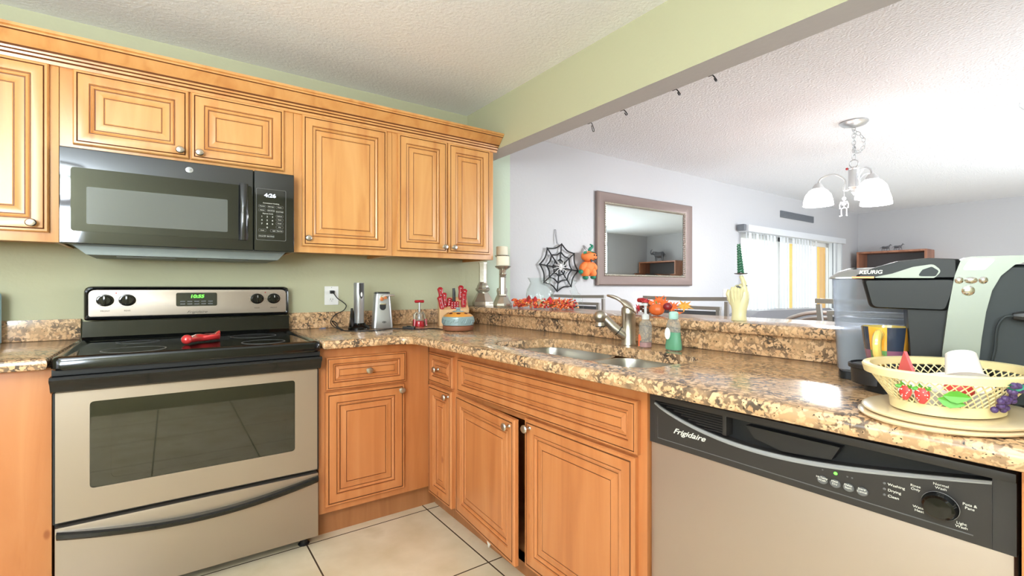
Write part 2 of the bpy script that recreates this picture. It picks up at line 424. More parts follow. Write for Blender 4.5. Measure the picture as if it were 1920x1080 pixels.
# dining wall with the patio door opening
PX0, PX1, PZ1 = 5.20, 7.70, 1.74
b = B()
b.box(2.03, PX0, 0.0, 0.12, 0, DC + .05); b.box(PX1, RXW + 0.1, 0.0, 0.12, 0, DC + .05); b.box(PX0, PX1, 0.0, 0.12, PZ1, DC + .05)
struct('wall_dining', b, 'gray')
b = B(); b.box(RXW, RXW + 0.12, RYB, 0.0, 0, DC + .05); struct('wall_right', b, 'gray')
b = B(); b.box(LX - 0.12, LX, RYB, -3.15, 0, KC); b.box(LX - 0.12, LX, -1.95, 0, 0, KC); b.box(LX - 0.12, LX, -3.15, -1.95, 0, .65); b.box(LX - 0.12, LX, -3.15, -1.95, 2.1, KC); struct('wall_left', b, 'green')
b = B()
for q in ((-3.15, -3.10, .65, 2.1), (-2.0, -1.95, .65, 2.1), (-3.10, -2.0, .65, .70), (-3.10, -2.0, 2.05, 2.1)): b.box(LX - .08, LX - .04, q[0], q[1], q[2], q[3])
struct('added_window_3', b, 'white')  # frame of a made-up window, added for the left fill light
# added flush fixture, unseen, over the kitchen's ceiling fill
b = B(); b.lathe([(.20, KC - .001), (.20, KC - .03), (.19, KC - .035)], (-1.0, -3.3, 0), 32); clt = single('added_ceiling_light', b, 'white', 'added flat white round ceiling light of the kitchen, unseen behind the camera', 'ceiling light', (-1.0, -3.3, KC - .035))


def holed_wall(name, x0, x1, zt, holes, m):
    bb = B(); xs = x0
    for hx0, hx1, hz0, hz1 in holes:
        bb.box(xs, hx0, RYB - 0.12, RYB, 0, zt); bb.box(hx0, hx1, RYB - 0.12, RYB, 0, hz0); bb.box(hx0, hx1, RYB - 0.12, RYB, hz1, zt); xs = hx1
    bb.box(xs, x1, RYB - 0.12, RYB, 0, zt); return struct(name, bb, m)


holed_wall('wall_rear', LX, 1.74, KC, [(-1.66, -0.92, 0.95, 2.05)], 'green')
holed_wall('wall_rear', 1.74, RXW, DC + .05, [(4.0, 6.6, 0.8, 2.05)], 'gray')
for wx0, wx1, wz0_, wz1_ in ((-1.66, -0.92, .95, 2.05), (4.0, 6.6, .8, 2.05)):
    b = B()
    for q in ((wx0, wx0 + .05, wz0_, wz1_), (wx1 - .05, wx1, wz0_, wz1_), (wx0 + .05, wx1 - .05, wz0_, wz0_ + .05), (wx0 + .05, wx1 - .05, wz1_ - .05, wz1_), ((wx0 + wx1) / 2 - .02, (wx0 + wx1) / 2 + .02, wz0_ + .05, wz1_ - .05)):
        b.box(q[0], q[1], RYB - .08, RYB - .04, q[2], q[3])
    w = struct('added_window_1' if wx0 < 0 else 'added_window_2', b, 'white')  # frames of made-up rear windows, added for the fill lights
# dropped beam between kitchen and dining room: green on the kitchen side
b = B(); b.box(1.668, 1.80, RYB, 0.0, SOF, KC + 0.05)
for f_ in b.bm.faces:
    if f_.calc_center_median().x < 1.67: f_.material_index = 1
bmb = b; beam = struct('trim_beam', b, ['gray', 'green'])
# knee wall that carries the raised bar
b = B(); b.box(1.64, 1.80, -3.35, 0.0, 0, 0.955); struct('wall_bar', b, 'gray')
# patio door in the dining wall, posts and wall of the patio beyond
b = B()
for q in ((PX0, PX0 + .05, 0, PZ1), (PX1 - .05, PX1, 0, PZ1), (6.10, 6.16, 0, PZ1), (PX0 + .05, PX1 - .05, PZ1 - .05, PZ1), (PX0 + .05, PX1 - .05, 0, .05)):
    b.box(q[0], q[1], 0.03, 0.09, q[2], q[3])
pd = struct('door_1', b, 'white')
b = B(); b.box(PX0 + .05, 6.10, .055, .062, .05, PZ1 - .05); b.box(6.16, PX1 - .05, .055, .062, .05, PZ1 - .05); part('pane', b, 'glass', pd)
b = B(); b.box(3, 16, 0.12, 8, -0.1, -0.02); struct('floor_patio', b, 'outdoor')
b = B(); b.box(4.0, 15.0, 5.0, 5.2, -0.02, 1.0); struct('wall_patio', b, 'outdoor')
for px, w_, lb in ((7.43, 0.10, 'slim mustard yellow post of the patio seen left of centre between the blinds'), (8.42, 0.26, 'broad mustard yellow post of the patio seen at the open end of the blinds')):
    b = B(); b.box(px - w_ / 2, px + w_ / 2, 0.43, 0.47, -0.02, 2.6); single('patio_post', b, 'post', lb, 'post', (px, .45, 0))
b = B(); b.box(8.68, 8.80, .5, .6, -0.02, 2.6); single('downpipe', b, 'ventm', 'grey pipe standing outside beside the broad yellow post', 'pipe', (8.74, .5, 0))


# ============================================================ CABINETS
PROF = [(0, 0.0, 0), (0, .014, 0), (.004, .019, 0), (.011, .020, 0), (.013, .017, 1), (.0155, .020, 1), (.020, .021, 0), (.047, .018, 0), (.049, .013, 0), (.0515, .013, 1),
        (.056, .017, 0), (.062, .014, 0), (.064, .009, 0), (.067, .009, 1), (.072, .009, 0), (.090, .014, 0), (.092, .0115, 0), (.0945, .0115, 1), (.097, .014, 0)]


def panel_front(b, u0, u1, v0, v1, at, k=None, hinge=None):
    """raised panel front; at(u, v, w) maps to world, w is the height off the frame"""
    s = min(u1 - u0, v1 - v0); k = min(1.0, (s / 2 - 0.012) / 0.097) if k is None else k
    rs = [[at(u0 + d * k, v0 + d * k, w), at(u1 - d * k, v0 + d * k, w), at(u1 - d * k, v1 - d * k, w), at(u0 + d * k, v1 - d * k, w)] for d, w, _ in PROF]
    prev = [b.v(p) for p in rs[0]]; b.f(list(reversed(prev)), 0)
    for r, (d, w, g) in zip(rs[1:], PROF[1:]):
        cur = [b.v(p) for p in r]
        for i in range(4): b.f([prev[i], prev[(i + 1) % 4], cur[(i + 1) % 4], cur[i]], 1 if g else 0)
        prev = cur
    b.f(prev, 0)


def knob(parent, p, d, label=None):
    """p on the front, d outward unit vector"""
    b = B(); d = Vector(d); p = Vector(p)
    if abs(d.y) > .5: ax = 'Y'; prof_sign = 1
    else: ax = 'X'
    pr = [(.009, 0), (.006, .003), (.0045, .008), (.005, .014), (.010, .018), (.0155, .021), (.0165, .025), (.013, .029), (.006, .031)]
    b.lathe(pr, p, 18, sx=1.0, sy=.9, ax=ax)
    return part('knob', b, 'nickel', parent, label)


def wall_front(parent, name, x0, x1, z0, z1, yf, kn, m):
    b = B(); panel_front(b, x0, x1, z0, z1, lambda u, v, w: (u, yf - w, v))
    o = part(name, b, [m, 'glaze'], parent, sharp=20)
    if kn: knob(o, (kn[0], yf - .020, kn[1]), (0, -1, 0))
    return o


def side_front(parent, name, y0, y1, z0, z1, xf, kn, m, X=None):
    b = B()
    if X: b.X = X
    panel_front(b, y0, y1, z0, z1, lambda u, v, w: (xf - w, u, v))
    o = part(name, b, [m, 'glaze'], parent, sharp=20)
    if kn:
        k = knob(o, (xf - .020, kn[0], kn[1]), (-1, 0, 0))
        if X:
            off = Matrix.Translation(origin(parent)); k.data.transform(off.inverted() @ X @ off)
    return o


UF = -0.36; UZ0, UZ1 = 1.29, 1.975


def upper(label, x0, x1, z0, doors):
    t = thing('wall_cabinet', label, 'cabinet', ((x0 + x1) / 2, -.18, z0), 'honey maple wall cabinets')
    b = B(); b.box(x0 + .001, x1 - .001, -.002, UF + .02, z0 + .018, UZ1)
    b.box(x0 + .001, x1 - .001, UF + .02, UF, z0, UZ1, .001)            # face frame hangs a little lower than the box
    b.box(x0 + .001, x0 + .016, -.002, UF + .02, z0, z0 + .018); b.box(x1 - .016, x1 - .001, -.002, UF + .02, z0, z0 + .018)
    part('cabinet_box', b, 'wood_up', t)
    for d in doors: wall_front(t, 'door', d[0], d[1], d[2], 1.962, UF, (d[3], d[4]), 'wood_up')
    return t


upper('honey maple wall cabinet at the far left, left of the black microwave', -1.05, -.345, UZ0, [(-1.03, -.715, 1.325, -.76, 1.36), (-.70, -.372, 1.325, -.416, 1.356)])
upper('short wide honey maple wall cabinet directly over the black microwave', -.345, .487, 1.652, [(-.305, .066, 1.672, .035, 1.70), (.074, .443, 1.672, .104, 1.70)])
upper('honey maple wall cabinet with a single wide door right of the microwave', .487, .985, UZ0, [(.523, .951, 1.32, .548, 1.358)])
upper('honey maple wall cabinet with two narrow doors at the right end of the row', .985, 1.645, UZ0, [(1.013, 1.314, 1.32, 1.29, 1.352), (1.322, 1.612, 1.32, 1.35, 1.352)])
# crown moulding, one run over all wall cabinets
pf = [(0, 1.962), (.012, 1.962), (.014, 1.974), (.022, 1.978), (.024, 1.986), (.032, 1.989), (.034, 1.996), (.040, 2.002), (.052, 2.012), (.068, 2.030), (.076, 2.038), (.084, 2.040), (.084, 2.046), (.092, 2.050), (.092, 2.060), (0, 2.060)]
b = B()
rs = [[(x, UF - w, z) for w, z in pf] for x in (-1.06, 1.665)]
b.rings(rs)
for f_ in b.bm.faces:
    c = f_.calc_center_median()
    if abs(c.z - 1.976) < .0015 or abs(c.z - 1.9875) < .0012 or abs(c.z - 2.0015 + .0025) < .001 or abs(c.z - 2.039) < .0008: f_.material_index = 1
single('crown_moulding', b, ['wood_up', 'glaze'], 'stepped honey maple crown moulding running above the wall cabinets', 'moulding', (.3, UF, 1.962), sharp=25)

# ---- base cabinets on the stove wall
BF = -.66
t = thing('base_cabinet', 'plain sided maple base cabinet left of the stove', 'cabinet', (-.7, -.33, 0), 'amber maple base cabinets')
b = B(); b.box(-1.10, -.322, -.002, BF, .0, .848, .001); part('cabinet_box', b, 'wood_lo', t)
t = thing('base_cabinet', 'maple base cabinet between stove and corner, one drawer over one door', 'cabinet', (.78, -.33, 0), 'amber maple base cabinets')
b = B(); b.box(.531, 1.058, -.002, BF, .118, .848, .001); part('cabinet_box', b, 'wood_lo', t)
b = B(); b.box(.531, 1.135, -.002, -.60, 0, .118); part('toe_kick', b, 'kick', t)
wall_front(t, 'drawer', .559, .932, .663, .808, BF, (.745, .737), 'wood_lo')
wall_front(t, 'door', .556, .925, .148, .652, BF, (.903, .626), 'wood_lo')

# ---- peninsula cabinets, fronts face -x
PF = 1.06
def pen_box(label, y0, y1, x1=1.615, kick=True):
    t = thing('base_cabinet', label, 'cabinet', (1.35, (y0 + y1) / 2, 0), 'amber maple base cabinets')
    bb = B(); bb.box(PF, x1, y0, y1, .105, .848, .001); return t, bb


t, b = pen_box('narrow maple corner cabinet with a small drawer over a slim door', -.662, -.960)
part('cabinet_box', b, 'wood_lo', t)
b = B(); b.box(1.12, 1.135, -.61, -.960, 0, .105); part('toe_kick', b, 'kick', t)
side_front(t, 'drawer', -.934, -.695, .655, .800, PF, (-.80, .727), 'wood_lo')
side_front(t, 'door', -.926, -.692, .104, .640, PF, (-.90, .614), 'wood_lo')
t = thing('base_cabinet', 'wide maple sink cabinet with its left door ajar', 'cabinet', (1.35, -1.49, 0), 'amber maple base cabinets')
b = B()
b.box(PF, 1.615, -.961, -.979, .105, .848); b.box(PF, 1.615, -2.000, -2.014, .105, .848)
b.box(PF, PF + .02, -1.0, -1.97, .795, .848); b.box(PF, PF + .02, -1.0, -1.97, .630, .670)
b.box(PF, PF + .02, -.979, -1.0, .105, .848); b.box(PF, PF + .02, -1.97, -2.0, .105, .848); b.box(PF, PF + .02, -1.0, -1.97, .105, .125)
b.box(PF, 1.60, -.979, -2.0, .105, .125); b.box(1.60, 1.615, -.979, -2.0, .105, .848)
part('cabinet_box', b, 'wood_lo', t)
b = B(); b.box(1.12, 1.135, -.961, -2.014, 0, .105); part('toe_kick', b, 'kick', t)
side_front(t, 'false_drawer_front', -1.992, -.984, .655, .803, PF, None, 'wood_lo')
hin = Vector((PF, -.970, 0)); A = math.radians(4.2)
Xd = Matrix.Translation(hin) @ Matrix.Rotation(-A, 4, 'Z') @ Matrix.Translation(-hin)
side_front(t, 'door', -1.472, -.970, .112, .640, PF, (-1.44, .612), 'wood_lo', Xd)
side_front(t, 'door', -1.984, -1.482, .112, .645, PF, (-1.512, .616), 'wood_lo')
b = B(); b.prism([(-1.20, .112), (-1.26, .110), (-1.225, .060)], 'yz', 1.052, 1.058)
single('paper_scrap', b, 'paper', 'scrap of white paper poking out under the ajar sink door', 'paper', (1.055, -1.22, .06))
t = thing('base_cabinet', 'maple end cabinet right of the dishwasher, at the frame edge', 'cabinet', (1.35, -3.0, 0), 'amber maple base cabinets')
b = B(); b.box(PF - .02, 1.615, -2.722, -3.30, 0, .848, .001); part('cabinet_box', b, 'wood_lo', t)

# ============================================================ COUNTERTOPS
CT, CB = .887, .850


def round_poly(pts, radii, k=6):
    out = []; n = len(pts)
    for i in range(n):
        p = Vector(pts[i]); a = Vector(pts[i - 1]); c = Vector(pts[(i + 1) % n]); r = radii[i]
        if r <= 0: out.append(tuple(p)); continue
        d1 = (a - p).normalized(); d2 = (c - p).normalized(); ang = d1.angle(d2); dd = r / math.tan(ang / 2)
        p1 = p + d1 * dd; p2 = p + d2 * dd
        for j in range(k + 1):
            t_ = j / k; q = p1 * (1 - t_) ** 2 + p * 2 * t_ * (1 - t_) + p2 * t_ ** 2; out.append(tuple(q))
    return out


def slab(b, poly, z0, z1, nose, holes=()):
    """flat slab with an eased edge; holes are polygons"""
    n = len(poly); P = [Vector(p) for p in poly]
    area = sum(P[i].x * P[(i + 1) % n].y - P[(i + 1) % n].x * P[i].y for i in range(n)); sg = 1 if area > 0 else -1
    nr = []
    for i in range(n):
        e1 = (P[i] - P[i - 1]); e2 = (P[(i + 1) % n] - P[i]); e1 = e1.normalized() if e1.length > 1e-7 else e2.normalized(); e2 = e2.normalized() if e2.length > 1e-7 else e1
        q = (Vector((e1.y, -e1.x)) + Vector((e2.y, -e2.x))) * sg; q.normalize()
        c = max(.4, q.dot(Vector((e1.y, -e1.x)) * sg)); nr.append(q / c)
    lv = []
    m = 6
    for j in range(m + 1):
        a = PI * j / m; lv.append((z0 + nose - nose * math.cos(a) if False else (z0 + (z1 - z0) * (1 - math.cos(a)) / 2), nose * (1 - math.sin(a))))
    prev = None; top = bot = None
    for z, d in lv:
        cur = [b.v((P[i].x - nr[i].x * d, P[i].y - nr[i].y * d, z)) for i in range(n)]
        if prev:
            for i in range(n): b.f([prev[i], prev[(i + 1) % n], cur[(i + 1) % n], cur[i]])
        else: bot = cur
        prev = cur
    top = prev
    if not holes:
        b.f(top); b.f(list(reversed(bot))); return
    for loop, zz in ((top, z1), (bot, z0)):
        es = [b.bm.edges.get((loop[i], loop[(i + 1) % n])) for i in range(n)]; hl = []
        for h in holes:
            hv = [b.v((x, y, zz)) for x, y in h]; hl.append(hv)
            es += [b.bm.edges.new((hv[i], hv[(i + 1) % len(hv)])) for i in range(len(hv))]
        r = bmesh.ops.triangle_fill(b.bm, use_beauty=True, use_dissolve=False, edges=es)
        for g in r['geom']:
            if isinstance(g, bmesh.types.BMFace): g.smooth = True
        if zz == z1: th = hl
        else:
            for t1, b1 in zip(th, hl):
                for i in range(len(t1)): b.f([t1[i], t1[(i + 1) % len(t1)], b1[(i + 1) % len(t1)], b1[i]])


def loop_back(p, d): return p


b = B(); slab(b, [(-1.12, -.002), (-1.12, -.735), (-.322, -.735), (-.322, -.002)], CB, CT, .010)
single('countertop', b, 'granite', 'speckled granite countertop piece left of the stove', 'countertop', (-.7, -.35, CB))
HX0, HX1, HY0, HY1 = 1.068, 1.42, -1.195, -1.985
sink_hole = round_poly([(HX0, HY0), (HX1, HY0), (HX1, HY1), (HX0, HY1)], [.09, .13, .13, .09], 8)
pl = [(.531, -.002), (.531, -.735), (.928, -.735), (1.000, -3.33), (1.638, -3.33), (1.638, -.002)]
pl = round_poly(pl, [0, .012, .10, .02, 0, 0], 7)
b = B(); slab(b, pl, CB, CT, .012, [sink_hole])
single('countertop', b, 'granite', 'L shaped speckled granite countertop around the double sink', 'countertop', (1.2, -1.2, CB))
for x0, x1, lb in ((-1.12, -.322, 'granite backsplash strip on the wall left of the stove'), (.531, 1.616, 'granite backsplash strip on the wall right of the stove')):
    b = B(); b.box(x0, x1, -.001, -.021, CT + .0008, .978, .002); single('backsplash', b, 'granite', lb, 'backsplash', ((x0 + x1) / 2, -.01, CT), 'granite backsplashes')
b = B(); b.box(1.618, 1.638, -.001, -3.33, CT + .0008, .957, .002); single('backsplash', b, 'granite', 'granite backsplash face behind the sink under the raised bar', 'backsplash', (1.628, -1.6, CT), 'granite backsplashes')
LZ = .995
b = B(); slab(b, round_poly([(1.585, -.003), (1.585, -3.38), (1.945, -3.38), (1.945, -.003)], [0, .03, .03, 0], 6), .958, LZ, .012)
single('bar_top', b, 'granite', 'raised speckled granite bar top between kitchen and dining room', 'countertop', (1.76, -1.6, .958))
b = B(); b.box(.700, .718, -.028, -.034, CT + .0008, CT + .002)
b.X = Matrix.Translation((.68, -.05, 0)); b.box(0, .035, 0, -.010, CT + .0008, CT + .0016)
single('tape_strip', b, 'tape', 'small strip of blue tape on the counter under the outlet', 'tape', (.70, -.04, CT))

# ============================================================ SINK, FAUCET, SOAPS
t = thing('kitchen_sink', 'undermount stainless steel double bowl sink in the granite', 'sink', (1.24, -1.59, .66))
def bowl(x0, x1, y0, y1, depth, rad):
    b = B(); rs = []
    for z, ins in ((.8495, -.012), (.8495, 0), (.84, .002), (.80, .005), (depth + .03, .012), (depth + .01, .022), (depth, .045), (depth, .10)):
        rs.append([(x, y, z) for x, y in round_poly([(x0 + ins, y0 - ins), (x1 - ins, y0 - ins), (x1 - ins, y1 + ins), (x0 + ins, y1 + ins)], [max(.02, rad - ins)] * 4, 8)])
    b.rings(rs, False, True); return b
part('bowl', bowl(HX0 - .004, HX1 + .004, HY0 + .004, -1.598, .70, .10), 'sink', t, 'farther steel bowl')
part('bowl', bowl(HX0 - .004, HX1 + .004, -1.622, HY1 - .004, .70, .10), 'sink', t, 'nearer steel bowl')
b = B(); b.box(HX0 + .03, HX1 - .03, -1.5975, -1.6225, .832, .846, .004); part('divider', b, 'sink', t)
for yy in (-1.40, -1.80):
    b = B(); b.lathe([(.045, 0), (.045, .004), (.03, .005), (.028, .002), (.0, .002)], (1.25, yy, .7005), 24); part('drain', b, 'chrome', t)

t = thing('faucet', 'brushed nickel single lever faucet with pull out spray head behind the sink', 'faucet', (1.498, -1.583, CT))
fx, fy = 1.498, -1.572
b = B(); b.lathe([(.030, 0), (.030, .006), (.0275, .010), (.0275, .122), (.0285, .124), (.0285, .130)], (fx, fy, CT + .0005), 28); part('body', b, 'nickel', t)
b = B()
# sloped cap that runs out into a slotted lever toward the sink's far side
dl = Vector((-.50, .86, 0)).normalized()
def q(a, h, sd=0): return Vector((fx, fy, CT)) + dl * a + Vector((0, 0, h)) + Vector((-dl.y, dl.x, 0)) * sd
rs = []
for a, h, w, hh in ((-.031, .131, .012, .004), (-.026, .140, .024, .010), (-.008, .150, .030, .020), (.012, .163, .028, .018), (.026, .173, .022, .011), (.036, .181, .017, .006)):
    rs.append([tuple(q(a, h, 0) + Vector((-dl.y, dl.x, 0)) * (w * math.cos(2 * PI * j / 16)) + Vector((0, 0, hh * math.sin(2 * PI * j / 16)))) for j in range(16)])
b.rings(rs)
b.lathe([(.0285, .130), (.028, .146), (.020, .156)], (fx, fy, CT + .0005), 24)
part('cap', b, 'nickel', t)
b = B()
for sd in (-1, 1):
    b.tube(smooth([q(.026, .174, sd * .013), q(.045, .186, sd * .012), q(.068, .194, sd * .009), q(.082, .197, sd * .002)], 4), [.0062] * 9 + [.005] * 4, 8)
b.tube([q(.076, .196, -.006), q(.084, .197, 0), q(.076, .196, .006)], .005, 8)
part('lever', b, 'nickel', t)
b = B()
sp0 = Vector((fx - .015, fy + .004, CT + .035)); sp1 = Vector((fx - .050, fy + .036, CT + .072)); sp2 = Vector((fx - .078, fy + .064, CT + .112))
b.tube([sp0, sp0.lerp(sp1, .55)], [.019, .0205], 18); part('spout', b, 'nickel', t)
b = B(); b.tube([sp0.lerp(sp1, .54), sp0.lerp(sp1, .60)], [.0205, .0205], 18); part('seal_ring', b, 'blackm', t)
b = B(); b.tube([sp0.lerp(sp1, .60), sp1, sp2], [.0195, .019, .017], 18)
hc = sp2 + Vector((-.008, .008, .000))
b.ball(hc, (.0275, .0275, .026), 20, 12)
b.lathe([(.018, -.022), (.0215, -.030), (.0215, -.036), (.018, -.037)], hc, 20); part('spray_head', b, 'nickel', t)
b = B(); b.lathe([(.0205, -.0365), (.0205, -.040), (.012, -.041)], hc, 20); part('spray_nozzle', b, 'blackm', t)

t = thing('soap_dispenser', 'clear pump bottle with a little pink soap beside the faucet', 'bottle', (1.478, -1.672, CT))
def sq_lathe(b, prof, c, e=.7, n=24, ratio=1.0):
    rs = []
    for r, z in prof:
        ring = []
        for i in range(n):
            a = 2 * PI * i / n; ca, sa = math.cos(a), math.sin(a)
            ring.append((c[0] + r * ratio * math.copysign(abs(ca) ** e, ca), c[1] + r * math.copysign(abs(sa) ** e, sa), c[2] + z))
        rs.append(ring)
    b.rings(rs)
c0 = (1.478, -1.672, CT + .0006)
b = B(); sq_lathe(b, [(.018, 0), (.021, .003), (.021, .085), (.018, .097), (.012, .104), (.012, .112)], c0, .6); part('bottle', b, 'clearp', t)
b = B(); sq_lathe(b, [(.0175, .002), (.0195, .004), (.0195, .020)], c0, .6); part('soap', b, 'soapp', t)
b = B(); b.lathe([(.014, .108), (.014, .124), (.008, .128), (.005, .130), (.005, .158), (.008, .160), (.008, .168), (.003, .170)], c0, 18); b.tube([(c0[0], c0[1], c0[2] + .165), (c0[0] - .012, c0[1] + .02, c0[2] + .163)], [.005, .004], 8); part('pump', b, 'pump', t)
b = B(); b.prism([(-1.662, .893), (-1.656, .893), (-1.656, .935), (-1.662, .94)], 'yz', 1.4555, 1.4565); b.prism([(-1.668, .915), (-1.6622, .915), (-1.6622, .94), (-1.668, .93)], 'yz', 1.4555, 1.4565); part('label', b, 'label_o', t, 'orange label')

t = thing('dish_soap_bottle', 'clear squeeze bottle half full of green dish soap with aqua cap', 'bottle', (1.495, -1.785, CT))
c0 = (1.495, -1.785, CT + .0006)
def oval(b, prof, ratio=.6, n=24):
    rs = [[(c0[0] + r * ratio * math.cos(2 * PI * i / n), c0[1] + r * math.sin(2 * PI * i / n) + o_, c0[2] + z) for i in range(n)] for r, z, o_ in prof]
    b.rings(rs)
b = B(); oval(b, [(.030, 0, 0), (.034, .004, 0), (.034, .02, 0), (.029, .045, -.001), (.0285, .07, 0), (.028, .095, .001), (.021, .110, .001), (.014, .116, .001)]); part('bottle', b, 'clearp', t)
b = B(); oval(b, [(.029, .002, 0), (.0328, .005, 0), (.0328, .02, 0), (.0278, .045, -.001), (.0272, .066, 0)]); part('soap', b, 'soapg', t)
b = B(); b.lathe([(.016, .114), (.017, .116), (.017, .136), (.012, .141), (.004, .142)], c0, 20); part('cap', b, 'capm', t)
b = B(); b.lathe([(.0005, 0), (.019, 0), (.019, .0012), (.0005, .0012)], (c0[0] - .0215, c0[1] + .010, c0[2] + .062), 22, sx=.62, sy=1.15, ax='X'); part('label', b, 'paper', t, 'white oval label')

# ============================================================ STOVE
RX0, RX1 = -.316, .524
t = thing('stove', 'freestanding stainless and black electric stove between the base cabinets', 'stove', (.104, -.36, 0))
ST = t
b = B(); b.box(RX0, RX1, -.03, -.655, .035, .862, .002); part('side_body', b, 'blackm', t)
for lx in (RX0 + .05, RX1 - .05):
    for ly in (-.10, -.64):
        b = B(); b.lathe([(.022, 0), (.024, .004), (.016, .010), (.014, .036)], (lx, ly, .0005), 14); part('foot', b, 'blackm', t)
# cooktop: dished glass surface with raised rim and rounded front lip
b = B()
outer = round_poly([(RX0, -.045), (RX0, -.745), (RX1, -.745), (RX1, -.045)], [.01, .03, .03, .01], 5)
def ins(d): return round_poly([(RX0 + d, -.045 - d), (RX0 + d, -.745 + d), (RX1 - d, -.745 + d), (RX1 - d, -.045 - d)], [.01, .03, .03, .01], 5)
b.rings([[(x, y, z) for x, y in ins(d)] for d, z in ((.004, .846), (0, .852), (0, .876), (.004, .886), (.012, .891), (.022, .890), (.030, .884), (.038, .882))], True, True)
part('cooktop', b, 'black', t)
for cx_, cy_, r_ in ((-.11, -.55, .10), (.33, -.55, .085), (-.11, -.24, .075), (.33, -.24, .10)):
    b = B(); b.lathe([(r_, 0), (r_, .0006), (r_ - .004, .0008), (r_ - .004, .0002)], (cx_, cy_, .8822), 40, cap0=False, cap1=False); part('burner_ring', b, 'dwgrey', t)
# back riser and control panel
b = B(); b.prism([(-.030, .86), (-.10, .86), (-.10, .884), (-.088, .900), (-.083, .968), (-.030, .968)], 'yz', RX0 + .006, RX1 - .006); part('riser', b, 'black', t)
b = B()
bp = round_poly([(RX0 + .010, .972), (RX1 - .004, .972), (RX1 - .004, 1.122), (RX0 + .010, 1.122)], [.012, .012, .03, .03], 6)
def shrink(p, d, c=(.106, 1.047)): return [(c[0] + (x - c[0]) * (1 - d / .41), c[1] + (z - c[1]) * (1 - d / .075)) for x, z in p]
b.rings([[(x, y, z) for x, z in shrink(bp, d)] for y, d in ((-.03, 0), (-.072, 0), (-.080, .004), (-.082, .010), (-.079, .014))]); part('control_panel_frame', b, 'black', t)
b = B(); b.rings([[(x, y, z) for x, z in shrink(bp, d)] for y, d in ((-.076, .016), (-.0805, .016), (-.081, .018))]); pnl = part('control_panel', b, 'steel', t, 'brushed steel control panel')
for kx in (-.234, -.157, .367, .445):
    b = B(); b.lathe([(.031, 0), (.031, .003), (.027, .004)], (kx, -.081, 1.060), 28, ax='Y', sy=.86)
    b.lathe([(.024, .003), (.023, .016), (.020, .020)], (kx, -.081, 1.060), 28, ax='Y', sy=.86)
    b.box(kx - .0045, kx + .0045, -.100, -.108, 1.041, 1.079, .002); k_ = part('knob', b, 'black', t)
    b = B(); b.box(kx - .001, kx + .001, -.1075, -.1090, 1.066, 1.077); part('pointer', b, 'ink', k_)
    for j in range(9):
        pass
    b = B()
    for j in range(11):
        a = math.radians(-60 + 30 * j); b.box(kx + .037 * math.cos(a) - .001, kx + .037 * math.cos(a) + .001, -.0812, -.0816, 1.06 + .032 * math.sin(a) - .001, 1.06 + .032 * math.sin(a) + .001)
    part('dial_ticks', b, 'inkdark', k_)
    text(t, 'lettering', 'REAR' if kx in (-.157, .367) else 'FRONT', (kx, -.0814, 1.012), .010, RY, 'inkdark')
b = B(); b.rings([[(x, y, z) for x, z in round_poly([(.024, 1.028), (.190, 1.028), (.190, 1.092), (.024, 1.092)], [.008] * 4, 4)] for y in (-.0815, -.0845)]); dsp = part('clock_display', b, 'lcd', t, 'dark clock window with green digits')
text(dsp, 'digits', '10:55', (.107, -.0852, 1.074), .026, RY, 'green_led', .8, .15, bold=.0006)
b = B()
for r_ in range(2):
    for c_ in range(5): b.box(.040 + c_ * .028, .060 + c_ * .028, -.0845, -.0852, 1.036 + r_ * .012, 1.041 + r_ * .012)
part('touch_keys', b, 'dwgrey', dsp)
text(t, 'brand_lettering', 'Frigidaire', (.107, -.0814, .999), .022, RY, 'inkdark', .75, .45)
for lx in (-.196, .405):
    b = B(); b.ball((lx, -.0815, 1.092), (.003, .002, .003), 8, 5); part('indicator_light', b, 'red', t)
# vent strip below the lip
b = B(); b.box(RX0 + .002, RX1 - .002, -.65, -.722, .826, .852, .003)
for i in range(7): b.box(.10 + i * .050, .14 + i * .050, -.7225, -.7228, .836, .841)
part('front_strip', b, 'blackm', t)
# oven door with window, band handle
DZ0, DZ1 = .336, .822
b = B()
wx0, wx1, wz0, wz1 = -.222, .427, .432, .728
op = [(RX0 + .008, DZ0), (RX1 - .008, DZ0), (RX1 - .008, DZ1 - .055), (RX0 + .008, DZ1 - .055)]
hp = round_poly([(wx0, wz0), (wx1, wz0), (wx1, wz1), (wx0, wz1)], [.014] * 4, 5)
def plate_hole(b, op, hp, y0, y1):
    for y in (y0, y1):
        o_ = [b.v((x, y, z)) for x, z in op]; h_ = [b.v((x, y, z)) for x, z in hp]
        es = [b.bm.edges.new((o_[i], o_[(i + 1) % len(o_)])) for i in range(len(o_))] + [b.bm.edges.new((h_[i], h_[(i + 1) % len(h_)])) for i in range(len(h_))]
        bmesh.ops.triangle_fill(b.bm, use_beauty=True, edges=es)
        if y == y0: so, sh = o_, h_
        else:
            for i in range(len(o_)): b.f([so[i], so[(i + 1) % len(o_)], o_[(i + 1) % len(o_)], o_[i]])
            for i in range(len(h_)): b.f([sh[i], sh[(i + 1) % len(h_)], h_[(i + 1) % len(h_)], h_[i]])
plate_hole(b, op, hp, -.662, -.700); od = part('oven_door', b, 'steel', t, 'brushed steel oven door')
b = B(); b.box(RX0 + .004, RX1 - .004, -.656, -.690, DZ0 - .004, DZ1); b.X = Matrix.Identity(4)
b2 = B()
op2 = [(RX0 + .001, DZ0 - .006), (RX1 - .001, DZ0 - .006), (RX1 - .001, DZ1), (RX0 + .001, DZ1)]
plate_hole(b2, op2, [(wx0 - .002, wz0 - .002), (wx1 + .002, wz0 - .002), (wx1 + .002, wz1 + .002), (wx0 - .002, wz1 + .002)], -.657, -.692); b.bm.free(); part('door_edge', b2, 'blackm', od)
b = B()
